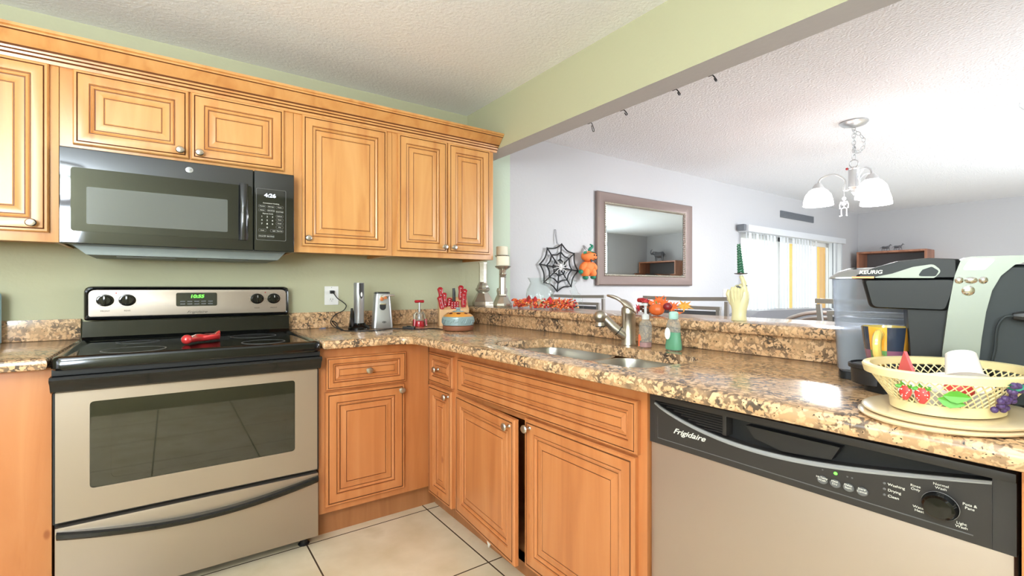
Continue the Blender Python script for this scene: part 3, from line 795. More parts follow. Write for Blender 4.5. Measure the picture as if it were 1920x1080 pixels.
bd = [(-.68, .768), (-.712, .768), (-.722, .774), (-.728, .786), (-.735, .800), (-.745, .808), (-.748, .816), (-.742, .824), (-.700, .826), (-.68, .826)]
b.rings([[(x, y, z) for y, z in bd] for x in (RX0 - .001, RX1 + .001)]); part('door_handle', b, 'black', od)
b = B(); b.rings([[(x, y, z) for x, z in hp] for y in (-.694, -.6985)]); part('window', b, 'ovenglass', od)
b = B(); fr = round_poly([(wx0 + .055, wz0 + .022), (wx1 - .035, wz0 + .022), (wx1 - .035, wz1 - .03), (wx0 + .055, wz1 - .03)], [.02] * 4, 5)
plate_hole(b, hp, fr, -.690, -.6925); part('window_border', b, 'blackm', od)
b = B()
for p0, p1 in (((wx0 + .002, -.662), (wx1 - .002, -.24)),):
    x0, x1, y0, y1 = wx0 + .01, wx1 - .01, -.66, -.22
    vs = [[(x0, y0, z0_), (x1, y0, z0_), (x1, y1, z0_), (x0, y1, z0_)] for z0_ in (wz0 - .02, wz1 + .02)]
b.box(x0, x1, y1, y1 + .01, .41, .75); b.box(x0 - .01, x0, -.655, y1, .41, .75); b.box(x1, x1 + .01, -.655, y1, .41, .75); b.box(x0, x1, -.655, y1, .40, .41); b.box(x0, x1, -.655, y1, .75, .76)
part('oven_cavity', b, 'cavity', t)
for rz in (.49, .585):
    b = B(); b.tube([(x0, -.63, rz), (x1, -.63, rz)], .004, 6); b.tube([(x0, -.25, rz), (x1, -.25, rz)], .004, 6)
    for j in range(16): b.tube([(x0 + .02 + j * .038, -.63, rz), (x0 + .02 + j * .038, -.25, rz)], .002, 5)
    part('oven_rack', b, 'chrome', t)
light('oven_fill', 'POINT', (.10, -.30, .72), .8, (1.0, .92, .8), .02)  # added glow inside the oven to make the racks visible
b = B(); b.ball((.10, -.262, .735), (.018, .03, .014), 12, 8); part('added_lamp_cover', b, 'white', t)  # bulb shape added to go with the oven glow
# storage drawer
b = B(); b.box(RX0 + .006, RX1 - .003, -.655, -.700, .046, .319, .008); dw = part('storage_drawer', b, 'steel', t, 'brushed steel storage drawer')
b = B(); rs = []
for i in range(25):
    u = i / 24; x = RX0 + .012 + u * (RX1 - RX0 - .018); sag = .044 * math.sin(PI * u)
    zt, zb = .309 - sag, .282 - sag * .9; y = -.700 - .022 * math.sin(PI * u) ** .5 if 0 < u < 1 else -.703
    rs.append([(x, -.698, zt), (x, y - .004, zt), (x, y - .012, zt - .006), (x, y - .012, zb + .008), (x, y - .004, zb), (x, -.698, zb)])
b.rings(rs); part('drawer_handle', b, 'black', dw)

# spoon rest on the stove
t = thing('spoon_rest', 'glossy red ceramic spoon rest lying on the black cooktop', 'spoon rest', (.12, -.43, .883))
b = B()
ce = [(.045, -.52, .020, .9), (.062, -.50, .029, 1), (.085, -.475, .030, 1), (.105, -.455, .020, .9), (.128, -.438, .018, .9), (.155, -.42, .030, 1.1), (.185, -.40, .036, 1.2), (.215, -.385, .026, 1.2), (.235, -.378, .008, 1.1)]
rs = []
ce = [(.115 + (x - .14) * .66, -.43 + (y + .44) * .66, w * 1.0, h * 1.25) for x, y, w, h in ce]
for i, (x, y, w, h) in enumerate(ce):
    d = Vector((.8, .5, 0)).normalized(); n_ = Vector((-d.y, d.x, 0)); ring = []
    for j in range(14):
        a = 2 * PI * j / 14; hz = .017 * h + .015 * h * math.sin(a)
        if math.sin(a) > .3 and w > .022: hz -= .016 * h * max(0, math.sin(a) - .3)
        ring.append(tuple(Vector((x, y, .884 + max(hz, 0))) + n_ * w * math.cos(a)))
    rs.append(ring)
b.rings(rs); part('dish', b, 'redcer', t)
b = B(); b.ball((.057, -.486, .9035), (.021, .020, .0195), 14, 8); part('handle_end', b, 'redcer', t)

# ============================================================ MICROWAVE
MX0, MX1, MZ0, MZ1, MY = -.337, .477, 1.279, 1.648, -.43
t = thing('microwave', 'black over the range microwave oven under the short wall cabinet', 'microwave', (.07, -.22, MZ0))
b = B(); b.box(MX0 + .004, MX1 - .004, -.004, -.405, MZ0 + .012, MZ1, .002); part('body', b, 'blackm', t)
b = B(); b.prism([(MX0 + .02, MZ0 + .012), (MX1 - .02, MZ0 + .012), (MX1 - .06, 1.247), (MX0 + .07, 1.247)], 'xz', -.03, -.36)
for i in range(2):
    b.box(-.18 + i * .28, .02 + i * .28, -.10, -.30, 1.243, 1.248)
part('vent_underside', b, 'hood', t)
b = B(); b.box(MX0, .3065, -.405, MY, MZ0 + .004, MZ1 - .001, .006, 3); dr = part('door', b, 'mwglass', t, 'glossy black door')
b = B(); b.rings([[(x, y, z) for x, z in round_poly([(-.304, 1.331), (.300, 1.331), (.300, 1.572), (-.304, 1.572)], [.012] * 4, 4)] for y in (MY - .0002, MY - .0022)]); wn_ = part('window_frame', b, 'mwglass', dr)
b = B(); b.rings([[(x, y, z) for x, z in round_poly([(-.259, 1.36), (.206, 1.36), (.206, 1.502), (-.259, 1.502)], [.006] * 4, 4)] for y in (MY - .0023, MY - .0030)]); part('window', b, 'mwinner', dr)
b = B()
for z_ in (1.352, 1.552): b.cyl((.266, MY - .001, z_), (.266, MY - .026, z_), .008)
rs = []
for i in range(13):
    u = i / 12; z = 1.327 + .249 * u; y = MY - .022 - .014 * math.sin(PI * u)
    rs.append([(.266 + .016 * math.cos(a), y + .009 * math.sin(a), z) for a in [2 * PI * k / 14 for k in range(14)]])
b.rings(rs); part('door_handle', b, mat('handle_gloss', (52, 52, 52), .12, .6, coat=.6), dr)
b = B(); b.box(.3085, MX1, -.405, MY, MZ0 + .004, MZ1 - .001, .006, 3); cp = part('control_side', b, 'mwglass', t)
b = B(); pz = round_poly([(.317, 1.333), (.441, 1.333), (.441, 1.568), (.317, 1.568)], [.006] * 4, 3)
plate_hole(b, pz, [(x + (.0016 if x < .38 else -.0016), z + (.0016 if z < 1.45 else -.0016)) for x, z in pz], MY - .0002, MY - .0012); part('panel_outline', b, 'dwgrey', cp)
text(cp, 'digits', '4:26', (.374, MY - .0008, 1.538), .028, RY, 'white_led', .8, bold=.0006)
words = [('Popcorn', .342, 1.488), ('Beverage', .378, 1.488), ('Potato', .414, 1.488), ('Reheat', .342, 1.470), ('Add 30 Sec', .378, 1.470), ('Cook Time', .414, 1.467), ('Defrost', .414, 1.447), ('Timer', .414, 1.430), ('Power', .414, 1.413), ('Melt', .414, 1.396), ('Vent Fan', .414, 1.378), ('Start Pause', .376, 1.352), ('Cancel Off', .342, 1.352), ('Clock', .342, 1.378), ('Light', .390, 1.378)]
b = B()
for w_, x_, z_ in words:
    rr = [(x_ - .0155, z_ - .0065), (x_ + .0155, z_ - .0065), (x_ + .0155, z_ + .0065), (x_ - .0155, z_ + .0065)]
    op_ = round_poly(rr, [.005] * 4, 3); ip_ = round_poly([(rr[0][0] + .001, rr[0][1] + .001), (rr[1][0] - .001, rr[1][1] + .001), (rr[2][0] - .001, rr[2][1] - .001), (rr[3][0] + .001, rr[3][1] - .001)], [.0042] * 4, 3)
    plate_hole(b, op_, ip_, MY - .0002, MY - .0007)
part('key_outlines', b, 'dwgrey', cp)
for w_, x_, z_ in words: text(cp, 'key_lettering', w_, (x_, MY - .0006, z_), .0062, RY, 'ink')
text(cp, 'key_lettering', 'Convenience Cooking', (.378, MY - .0006, 1.503), .0075, RY, 'ink')
text(cp, 'key_lettering', 'Express Cook', (.365, MY - .0006, 1.455), .0075, RY, 'ink')
for i in range(10):
    r_, c_ = (i // 3, i % 3) if i < 9 else (3, 1)
    text(cp, 'key_lettering', str((i + 1) % 10), (.340 + c_ * .022, MY - .0006, 1.441 - r_ * .0165), .011, RY, 'ink')
b = B(); b.lathe([(.0135, 0), (.0135, .0012), (.012, .0016)], (.067, MY - .0002, 1.613), 24, ax='Y', sy=.88); lg = part('round_badge', b, 'silver', dr, 'round silver monogram badge')
text(lg, 'monogram', 'GE', (.067, MY - .0019, 1.613), .013, RY, 'inkdark', .85, .2)

# ============================================================ DISHWASHER
DY0, DY1, DX = -2.016, -2.714, 1.066
t = thing('dishwasher', 'stainless steel dishwasher with charcoal control panel under the counter', 'dishwasher', (1.33, -2.365, 0))
b = B(); b.box(1.11, 1.60, DY0 - .004, DY1 + .004, .03, .838); part('tub', b, 'blackm', t)
b = B(); b.box(1.12, 1.135, DY0 - .002, DY1 + .002, 0.001, .10); part('kick_plate', b, 'blackm', t)
b = B(); b.box(1.108, DX + .006, DY0 - .002, DY1 + .004, .10, .700, .004); part('door', b, 'steel_v', t, 'brushed steel door panel')
# control panel: top rim, crescent recess, lower face
b = B(); n_ = 40
def crescent(u):                      # lower lip of the recess: deep in the middle-left
    return .806 - .052 * (math.sin(PI * u ** .8) ** 1.0)
Y = lambda u: DY0 - .018 - u * .652
b.box(1.108, DX, DY0 - .001, DY1 + .001, .811, .826, .003)
b.box(1.108, DX + .002, DY0 - .001, Y(0) , .697, .812); b.box(1.108, DX + .002, Y(1), DY1 + .001, .697, .812)
rs = []
for i in range(n_ + 1):
    u = i / n_; z = crescent(u); y = Y(u)
    rs.append([(1.108, y, .697), (DX + .002, y, .697), (DX + .0005, y, .705), (DX - .001, y, z - .004), (DX + .001, y, z - .001), (DX + .006, y, z), (1.108, y, z)])
b.rings(rs); cpn = part('control_panel', b, 'dwblack', t, 'charcoal plastic control panel')
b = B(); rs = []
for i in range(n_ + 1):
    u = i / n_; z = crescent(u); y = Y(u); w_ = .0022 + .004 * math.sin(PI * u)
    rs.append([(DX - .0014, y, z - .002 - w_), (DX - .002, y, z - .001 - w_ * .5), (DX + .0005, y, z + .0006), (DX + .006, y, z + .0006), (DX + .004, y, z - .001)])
b.rings(rs); part('lip_highlight', b, mat('lip_highlight_grey', (146, 146, 146), .35), cpn, 'highlight painted in lighter grey along the lip of the handle recess')  # highlight on the recess lip, put into a paler grey strip
b = B(); b.box(1.098, 1.106, DY0 - .02, DY1 + .02, .74, .812); part('recess_back', b, 'blackm', cpn)
b = B(); b.prism([(-2.28, .800), (-2.47, .800), (-2.455, .772), (-2.36, .762), (-2.30, .775)], 'yz', 1.075, 1.100); part('grip_scoop', b, 'blackp', cpn)
b = B()
for i in range(7):
    z_ = .806 - i * .0062; ya = DY0 - .030 - i * .022; 
    if ya > -2.225: b.tube([(DX + .006, ya, z_), (DX + .006, -2.228, z_)], .0014, 5)
b.box(DX + .004, DX + .04, -2.226, -2.236, .765, .811, .001)
part('vent_grille', b, 'dwblack', cpn)
b = B(); b.tube([(DX + .0002, DY0 - .028, .790), (DX + .0002, DY0 - .028, .713), (DX + .0002, DY1 + .05, .711)], .0010, 5); part('panel_line', b, 'dwgrey', cpn)
text(cpn, 'brand_lettering', 'Frigidaire', (DX - .0008, -2.138, .744), .024, RX, 'ink', .8, .45, ext=.0008, bold=.0003)
for i, w_ in enumerate(('Hi-Temp\nWash', 'Heat\nDry', 'Delay\nStart', 'Start/\nCancel')):
    y_ = -2.443 - i * .0227
    b = B(); b.lathe([(.0095, 0), (.0095, .002), (.008, .0032)], (DX - .0006, y_, .730), 20, ax='X', sy=.85); bt = part('button', b, 'dwgrey', cpn)
    text(bt, 'button_lettering', w_, (DX - .0040, y_, .7325), .0058, RX, 'ink')
b = B(); b.ball((DX - .001, -2.466, .750), (.002, .0034, .003), 10, 6); part('indicator_light', b, 'green_led', cpn, 'lit green indicator light')
for y_ in (-2.443, -2.486, -2.494):
    b = B(); b.ball((DX - .0005, y_, .750), (.001, .0018, .0016), 8, 5); part('indicator_light', b, 'dwgrey', cpn)
for i, w_ in enumerate(('Washing', 'Drying', 'Clean')):
    b = B(); b.ball((DX - .0005, -2.545, .757 - i * .0105), (.001, .0026, .0022), 8, 5); part('indicator_light', b, 'dwgrey', cpn)
    text(cpn, 'status_lettering', w_, (DX - .0008, -2.550, .757 - i * .0105), .0072, RX, 'ink', align='LEFT')
b = B(); b.lathe([(.0245, 0), (.0245, .006), (.0225, .012), (.0215, .018), (.018, .021), (.004, .022)], (DX - .0006, -2.624, .746), 32, ax='X', sy=.92); kb = part('cycle_knob', b, 'black', cpn)
b = B(); b.lathe([(.0248, .0035), (.0256, .005), (.0248, .0065)], (DX - .0006, -2.624, .746), 32, ax='X', sy=.92, cap0=False, cap1=False); part('knob_ring', b, 'silver', kb)
for w_, y_, z_ in (('Normal\nWash', -2.624, .777), ('Rinse\nOnly', -2.590, .764), ('Pots &\nPans', -2.660, .756), ('Light\nWash', -2.650, .722), ('Water\nHeat', -2.595, .728)):
    text(cpn, 'dial_lettering', w_, (DX - .0008, y_, z_), .0066, RX, 'ink')

# ============================================================ THINGS ON THE BACK COUNTER
t = thing('wall_outlet', 'white double wall outlet with a black plug above the backsplash', 'outlet', (.76, 0, 1.07))
b = B(); b.box(.721, .799, -.0005, -.007, 1.017, 1.125, .003); part('cover_plate', b, 'white', t)
for zc in (1.092, 1.048):
    b = B(); b.lathe([(.0165, 0), (.0165, .002), (.015, .003)], (.760, -.0068, zc), 20, ax='Y', sy=.85)
    r_ = part('receptacle', b, 'white', t)
    b = B(); b.box(.753, .755, -.0095, -.0102, zc - .002, zc + .007); b.box(.765, .767, -.0095, -.0102, zc - .002, zc + .006); b.ball((.760, -.0098, zc - .008), (.002, .0006, .002), 8, 4); part('slots', b, 'blackm', r_)
b = B(); b.ball((.76, -.0072, 1.118), (.002, .001, .002), 8, 4); part('screw', b, 'dwgrey', t)

t = thing('wine_opener', 'tall silver electric wine opener standing in its black charging base', 'wine opener', (.845, -.235, CT))
c0 = Vector((.845, -.235, CT + .0006))
b = B(); b.lathe([(.058, 0), (.058, .010), (.052, .018), (.040, .024), (.034, .030), (.034, .036), (.028, .036)], c0, 30, sy=.85)
rs = []
for i in range(15):
    u = i / 14; a0 = math.radians(150); w = 1.9 * (1 - u) + .35; ring = []
    z = .012 + .105 * u; r_o, r_i = .055 - .012 * u, .034
    for j in range(9):
        a = a0 - w / 2 + w * j / 8; ring.append((c0.x + r_o * math.cos(a), c0.y + r_o * .85 * math.sin(a), c0.z + z))
    for j in range(8, -1, -1):
        a = a0 - w / 2 + w * j / 8; ring.append((c0.x + r_i * math.cos(a), c0.y + r_i * math.sin(a) * .9, c0.z + z))
    rs.append(ring)
b.rings(rs); part('charging_base', b, 'black', t)
b = B(); b.lathe([(.024, .022), (.0265, .030), (.0265, .11), (.0275, .112), (.028, .250), (.026, .256), (.020, .252)], c0, 32); part('body', b, 'silver', t)
b = B()
rs = []
for i in range(13):
    u = i / 12; z = .168 + .086 * u; w = .95 * math.sin(min(1, u * 2.2) * PI / 2) ** .7 + .05
    rs.append([(c0.x + .0285 * math.cos(a), c0.y + .0285 * math.sin(a), c0.z + z) for a in [math.radians(-80) + w * (k / 8 - .5) for k in range(9)]])
b.rings(rs, False, False, closed=False); gp = part('grip', b, 'dwblack', t)
b = B(); a = math.radians(-80); b.ball((c0.x + .0285 * math.cos(a), c0.y + .0285 * math.sin(a), c0.z + .192), (.0055, .004, .013), 14, 9); part('switch_button', b, 'white', gp)

t = thing('can_opener', 'brushed steel electric can opener with a cutting lever, right of the wine opener', 'can opener', (.982, -.215, CT))
c0 = Vector((.982, -.215, CT + .0006))
b = B(); b.X = Matrix.Translation(c0) @ Matrix.Rotation(math.radians(-12), 4, 'Z')
rs = []
for z, w, d in ((0, .054, .046), (.004, .056, .048), (.05, .053, .045), (.12, .048, .040), (.188, .043, .035), (.196, .041, .033)):
    rs.append([(x, y, z) for x, y in round_poly([(-w, -d), (w, -d), (w, d), (-w, d)], [.018] * 4, 5)])
b.rings(rs); cb = part('housing', b, 'brushed', t)
b = B(); b.X = Matrix.Translation(c0) @ Matrix.Rotation(math.radians(-12), 4, 'Z')
b.rings([[(x, y, z) for x, y in round_poly([(-w, -d), (w, -d), (w, d), (-w, d)], [.018] * 4, 5)] for z, w, d in ((.1955, .0425, .0345), (.202, .042, .034), (.205, .038, .030))]); part('top_cap', b, 'blackp', t)
XO = Matrix.Translation(c0) @ Matrix.Rotation(math.radians(-12), 4, 'Z')
b = B(); b.X = XO; b.tube([(-.012, -.040, .180), (.028, -.050, .186), (.062, -.050, .186)], [.006, .006, .005], 10); b.box(-.018, .026, -.036, -.048, .168, .186, .003); part('lever', b, 'chrome', t)
b = B(); b.X = XO; b.lathe([(.011, 0), (.011, .006), (.004, .007)], (-.008, -.046, .166), 18, ax='Y'); b.lathe([(.008, 0), (.008, .005)], (.012, -.046, .172), 14, ax='Y'); part('cutting_wheel', b, 'copper', t)
b = B(); b.X = XO; pp = [(-.018 + .034 * (i / 8), 0) for i in range(9)]
b.prism([(-.018, .140), (.016, .140), (.016, .120)] + [(-.001 + .017 * math.cos(a), .120 + .017 * math.sin(a)) for a in [-PI * k / 10 for k in range(1, 10)]] + [(-.018, .120)], 'xz', -.0415, -.0455); part('blade_recess', b, 'blackm', t)
b = B(); b.X = XO; b.box(-.019, .017, -.045, -.050, .134, .142, .002); part('magnet_bar', b, 'chrome', t)
b = B(); b.X = XO; b.lathe([(.011, 0), (.011, .001)], (.006, -.0468, .036), 22, ax='Y', sy=.5); bd_ = part('oval_badge', b, 'blackm', t)
b = B(); b.X = XO; b.lathe([(.0075, 0), (.0075, .0006), (.0055, .0006), (.0055, 0)], (.006, -.0479, .036), 22, ax='Y', sy=.45, cap0=False, cap1=False); part('badge_ring', b, 'silver', bd_)

t = thing('corkscrew', 'red and clear winged corkscrew standing on its base against the backsplash', 'corkscrew', (1.199, -.245, CT))
c0 = Vector((1.199, -.245, CT + .0006))
b = B(); b.lathe([(.030, 0), (.031, .004), (.027, .030), (.022, .034)], c0, 24); part('base_ring', b, 'red', t)
for s_ in (-1, 1):
    b = B(); b.tube([c0 + Vector((s_ * .034, -.006, .038)), c0 + Vector((s_ * .036, -.008, .004))], [.012, .009], 10, flat=.7); b.tube([c0 + Vector((s_ * .034, -.006, .036)), c0 + Vector((s_ * .030, 0, .072)), c0 + Vector((s_ * .018, 0, .084))], [.0075, .009, .007], 10); w_ = part('wing', b, 'red' if False else 'mercury', t)
    b = B(); b.tube([c0 + Vector((s_ * .035, -.008, .044)), c0 + Vector((s_ * .038, -.010, .005))], [.0125, .0115], 10, flat=.6); part('wing_grip', b, 'red', w_)
b = B(); b.tube([c0 + Vector((0, 0, .030)), c0 + Vector((0, 0, .074)), c0 + Vector((0, 0, .088))], [.020, .018, .009], 20); part('sleeve', b, 'clearp', t)
b = B(); b.tube([c0 + Vector((.006 * math.cos(i * .9), .006 * math.sin(i * .9), .034 + i * .0011)) for i in range(34)], .0022, 6); part('screw', b, 'chrome', t)
b = B(); b.tube([c0 + Vector((0, 0, .086)), c0 + Vector((0, 0, .142))], .006, 12); part('shaft', b, 'silver', t)
b = B(); rs = []
b.tube([c0 + Vector((-.030, 0, .147)), c0 + Vector((-.026, 0, .148)), c0 + Vector((.026, 0, .148)), c0 + Vector((.030, 0, .147))], [.004, .0085, .0085, .004], 12); part('handle', b, 'red', t)

# knife block with knives
KB = Vector((1.395, -.300, CT + .0006))
t = thing('knife_block', 'pale wooden knife block in the corner behind the lidded pot', 'knife block', tuple(KB))
XK = Matrix.Translation(KB) @ Matrix.Rotation(math.radians(-22), 4, 'Z')
b = B(); b.X = XK
b.rings([[(x, -.055, 0), (x, .065, 0), (x, .065, .150), (x, .035, .172), (x, -.020, .118), (x, -.055, .100)] for x in (-.088, .088)]); part('block', b, 'blockwood', t)
b = B(); b.X = XK
for x, y, z in ((-.066, -.030, .118), (.006, .008, .148), (.055, -.006, .136)): b.box(x - .010, x + .010, y - .0015, y + .0015, z - .004, z + .004)
part('slots', b, 'blackm', t)


def knife(x, y, z, ln, r, lab, m='red', n=12, lean=0):
    kt = thing('knife', lab, 'knife', tuple(XK @ Vector((x, y, z))), 'knives in the block')
    d = Vector((lean, .02, 1)).normalized()
    b = B(); b.X = XK; p = Vector((x, y, z))
    b.tube([p, p + d * ln * .25, p + d * ln * .6, p + d * ln * .9, p + d * ln], [r * .8, r, r * .85, r * 1.15, r * .5], n, flat=1.3); h_ = part('handle', b, m, kt)
    b = B(); b.X = XK
    for q_ in (.2, .5, .8): b.ball(p + d * ln * q_ + Vector((0, -r * 1.25, 0)), (.003, .0015, .003), 8, 4)
    part('rivets', b, 'silver', h_)
    b = B(); b.X = XK; b.tube([p - d * .03, p + d * .004], [.004, r * .7], 8, flat=.5); part('bolster', b, 'chrome', kt)


knife(-.068, .000, .135, .098, .012, 'red handled knife standing tallest at the left of the block', lean=-.12)
knife(-.050, -.028, .112, .088, .010, 'red handled knife leaning in the second row left of the block', lean=-.08)
knife(-.070, -.046, .100, .080, .011, 'red handled knife lowest in front at the left of the block', lean=-.22)
knife(-.028, -.020, .118, .050, .010, 'short red handled knife lying low in the middle left', lean=.12)
knife(.048, .022, .155, .088, .012, 'red handled knife standing tallest at the right of the block', lean=.02)
knife(.066, .000, .140, .082, .011, 'red handled knife in the second row right of the block', lean=.06)
knife(.058, -.034, .112, .092, .013, 'thick red handled knife in front at the right of the block', lean=.02)
for i, (x, lb) in enumerate(((-.012, 'leftmost'), (.004, 'middle'), (.020, 'rightmost'))):
    knife(x, -.046, .102, .046, .007, lb + ' of three small red steak knives just above the pot lid', lean=.02)
kt = thing('sharpening_steel', 'black handled sharpening steel standing in the middle of the knife block', 'sharpening steel', tuple(XK @ Vector((.006, .008, .148))), None)
b = B(); b.X = XK; b.tube([(.006, .008, .144), (.006, .010, .200), (.004, .012, .226)], [.007, .008, .007], 12, flat=1.2); part('handle', b, 'blackp', kt)
b = B(); b.X = XK; b.tube([(.006, .008, .120), (.006, .008, .146)], .004, 8); part('rod', b, 'chrome', kt)

# lidded pot (wax warmer) and its cord
PC = Vector((1.262, -.600, CT + .0006))
t = thing('lidded_pot', 'round stoneware pot with teal band, amber pierced lid and brown foot', 'pot', tuple(PC))
b = B(); b.lathe([(.070, 0), (.080, .003), (.083, .012), (.083, .026), (.078, .029)], PC, 40); part('foot', b, 'potbrown', t, 'brown clay foot')
b = B(); b.lathe([(.078, .028), (.083, .031), (.085, .050), (.083, .072), (.079, .076)], PC, 48); part('bowl', b, 'potblue', t, 'teal glazed bowl')
b = B(); b.lathe([(.079, .075), (.080, .078), (.066, .088), (.040, .098), (.026, .101)], PC, 40, cap0=True); lid = part('lid', b, 'potyel', t, 'amber lid with teal knob')
b = B(); b.lathe([(.034, .0985), (.028, .104), (.012, .106), (.009, .111), (.014, .116), (.013, .122), (.004, .125)], PC, 24); part('knob', b, 'potblue', lid)
b = B()
for k in range(8):
    a = 2 * PI * k / 8 + .3; b.X = Matrix.Translation(PC + Vector((.056 * math.cos(a), .056 * math.sin(a), .0925))) @ Matrix.Rotation(a, 4, 'Z') @ Matrix.Rotation(.42, 4, 'Y'); b.ball((0, 0, 0), (.008, .012, .0016), 12, 5)
part('lid_holes', b, 'darkhole', lid)
b = B()
for k in range(22):
    a = 2 * PI * k / 22; pts = [PC + Vector(((.0845 + .0016) * math.cos(a + .09 * j), (.0845 + .0016) * math.sin(a + .09 * j), .040 + .008 * j + .006 * math.sin(j * 2 + k))) for j in range(4)]
    b.tube(pts, [.001, .0026, .0022, .0008], 6)
part('relief_leaves', b, 'potblue', t)
t = thing('power_cord', 'thin black cord with an inline switch running from the outlet to the lidded pot', 'cord', (.95, -.42, CT))
zc = CT + .0035
pts = smooth([(.760, -.030, 1.092), (.765, -.045, 1.080), (.785, -.040, 1.055), (.815, -.03, 1.035), (.835, -.035, 1.012), (.815, -.05, .985), (.770, -.06, .965), (.748, -.07, .945), (.735, -.08, .925), (.738, -.11, .905), (.745, -.19, .893), (.755, -.25, zc), (.745, -.20, .900), (.755, -.12, .920), (.740, -.09, .930), (.748, -.10, .915), (.745, -.24, zc), (.775, -.34, zc), (.86, -.385, zc), (.93, -.37, zc), (.985, -.33, zc), (1.02, -.345, zc), (1.045, -.375, zc)], 5)
b = B(); b.tube(pts, .0028, 7); part('cord', b, 'cord', t)
b = B(); b.tube(smooth([(1.088, -.425, zc), (1.13, -.455, zc), (1.165, -.44, zc), (1.19, -.45, zc), (1.20, -.50, zc), (1.200, -.545, zc)], 5), .0028, 7); part('cord', b, 'cord', t)
b = B(); b.X = Matrix.Translation((1.066, -.400, CT + .0006)) @ Matrix.Rotation(math.radians(-48), 4, 'Z')
b.box(-.034, .034, -.012, .012, 0, .017, .004); sw = part('inline_switch', b, 'blackp', t)
b = B(); b.X = Matrix.Translation((1.066, -.400, CT + .0006)) @ Matrix.Rotation(math.radians(-48), 4, 'Z'); b.box(-.010, .010, -.006, .006, .0165, .0215, .002); part('rocker', b, 'black', sw)
b = B(); b.box(.748, .772, -.0105, -.030, 1.083, 1.101, .004); part('plug', b, 'blackp', t)
b = B(); b.tube(smooth([(.905, -.185, zc + .001), (.915, -.13, .91), (.90, -.06, .925), (.885, -.05, .905), (.90, -.10, zc), (.925, -.16, zc)], 5), .0028, 7)
b.tube(smooth([(.86, -.15, zc + .01), (.90, -.12, .905), (.93, -.16, .90), (.955, -.16, zc + .008)], 5), .0028, 7)
single('looped_wire', b, 'cord', 'short black wire looped between the wine opener and the can opener', 'cord', (.90, -.12, CT))
# pale blue canister cut by the left frame edge
b = B(); b.lathe([(.05, 0), (.055, .004), (.055, .20), (.050, .21), (.03, .215)], (-.612, -.045 - .03, CT + .0006), 28)
single('canister', b, 'blue', 'pale blue canister on the counter at the far left frame edge', 'canister', (-.621, -.075, CT))

# ============================================================ RAISED BAR THINGS
def mercury_stick(label, x, y, s, h, stem, cz=True):
    t = thing('candle_holder', label, 'candle holder', (x, y, LZ), 'mercury glass candle holders')
    c = (x, y, LZ + .0006)
    def fac(prof, n=6, rot=.3):
        bb = B(); bb.lathe(prof, c, n, rot=rot); return bb
    return t, c, fac
t, c, fac = mercury_stick('tall faceted mercury glass candle holder under the right wall cabinet', 1.700, -.150, 1, 0, 0)
part('base', fac([(.072, 0), (.074, .016), (.073, .028), (.040, .085), (.034, .092)], 6, .2), 'mercury', t, sharp=12)
part('collar', fac([(.034, .091), (.049, .106), (.050, .114), (.040, .124), (.038, .136), (.032, .144), (.029, .154)], 10), 'mercury', t, sharp=20)
part('stem', fac([(.028, .153), (.026, .16), (.026, .270), (.029, .285), (.029, .290)], 6, .2), 'mercury', t, sharp=12)
t, c, fac = mercury_stick('shorter mercury glass candle holder carrying a cream pillar candle', 1.705, -.380, 1, 0, 0)
part('base', fac([(.058, 0), (.060, .010), (.057, .022), (.036, .050), (.026, .064), (.028, .072)], 8), 'mercury', t, sharp=15)
part('stem', fac([(.022, .071), (.019, .080), (.019, .185), (.022, .192)], 6), 'mercury', t, sharp=12)
part('dish', fac([(.016, .191), (.024, .205), (.017, .215), (.022, .232), (.044, .246), (.052, .256), (.044, .259)], 28), 'mercury', t)
b = B(); b.lathe([(.038, 0), (.040, .003), (.040, .055), (.037, .059), (.026, .058)], (1.705, -.380, LZ + .2602), 28)
single('pillar_candle', b, 'candle', 'cream pillar candle on the shorter mercury glass holder, the nearer lower candle', 'candle', (1.705, -.38, LZ + .26), 'cream pillar candles')
t, c, fac = mercury_stick('second mercury glass candle holder standing just behind the shorter one', 1.856, -.150, 1, 0, 0)
part('base', fac([(.060, 0), (.062, .012), (.044, .055), (.034, .075), (.038, .10), (.034, .118)], 8), 'mercury', t, sharp=15)
part('stem', fac([(.024, .117), (.021, .13), (.020, .29), (.024, .305)], 6), 'mercury', t, sharp=12)
part('dish', fac([(.018, .304), (.024, .316), (.044, .332), (.052, .341), (.044, .344)], 28), 'mercury', t)
b = B(); b.lathe([(.038, 0), (.040, .003), (.040, .055), (.037, .059), (.026, .058)], (1.856, -.150, LZ + .3452), 28)
single('pillar_candle', b, 'candle', 'cream pillar candle standing highest, on the holder behind', 'candle', (1.856, -.15, LZ + .345), 'cream pillar candles')

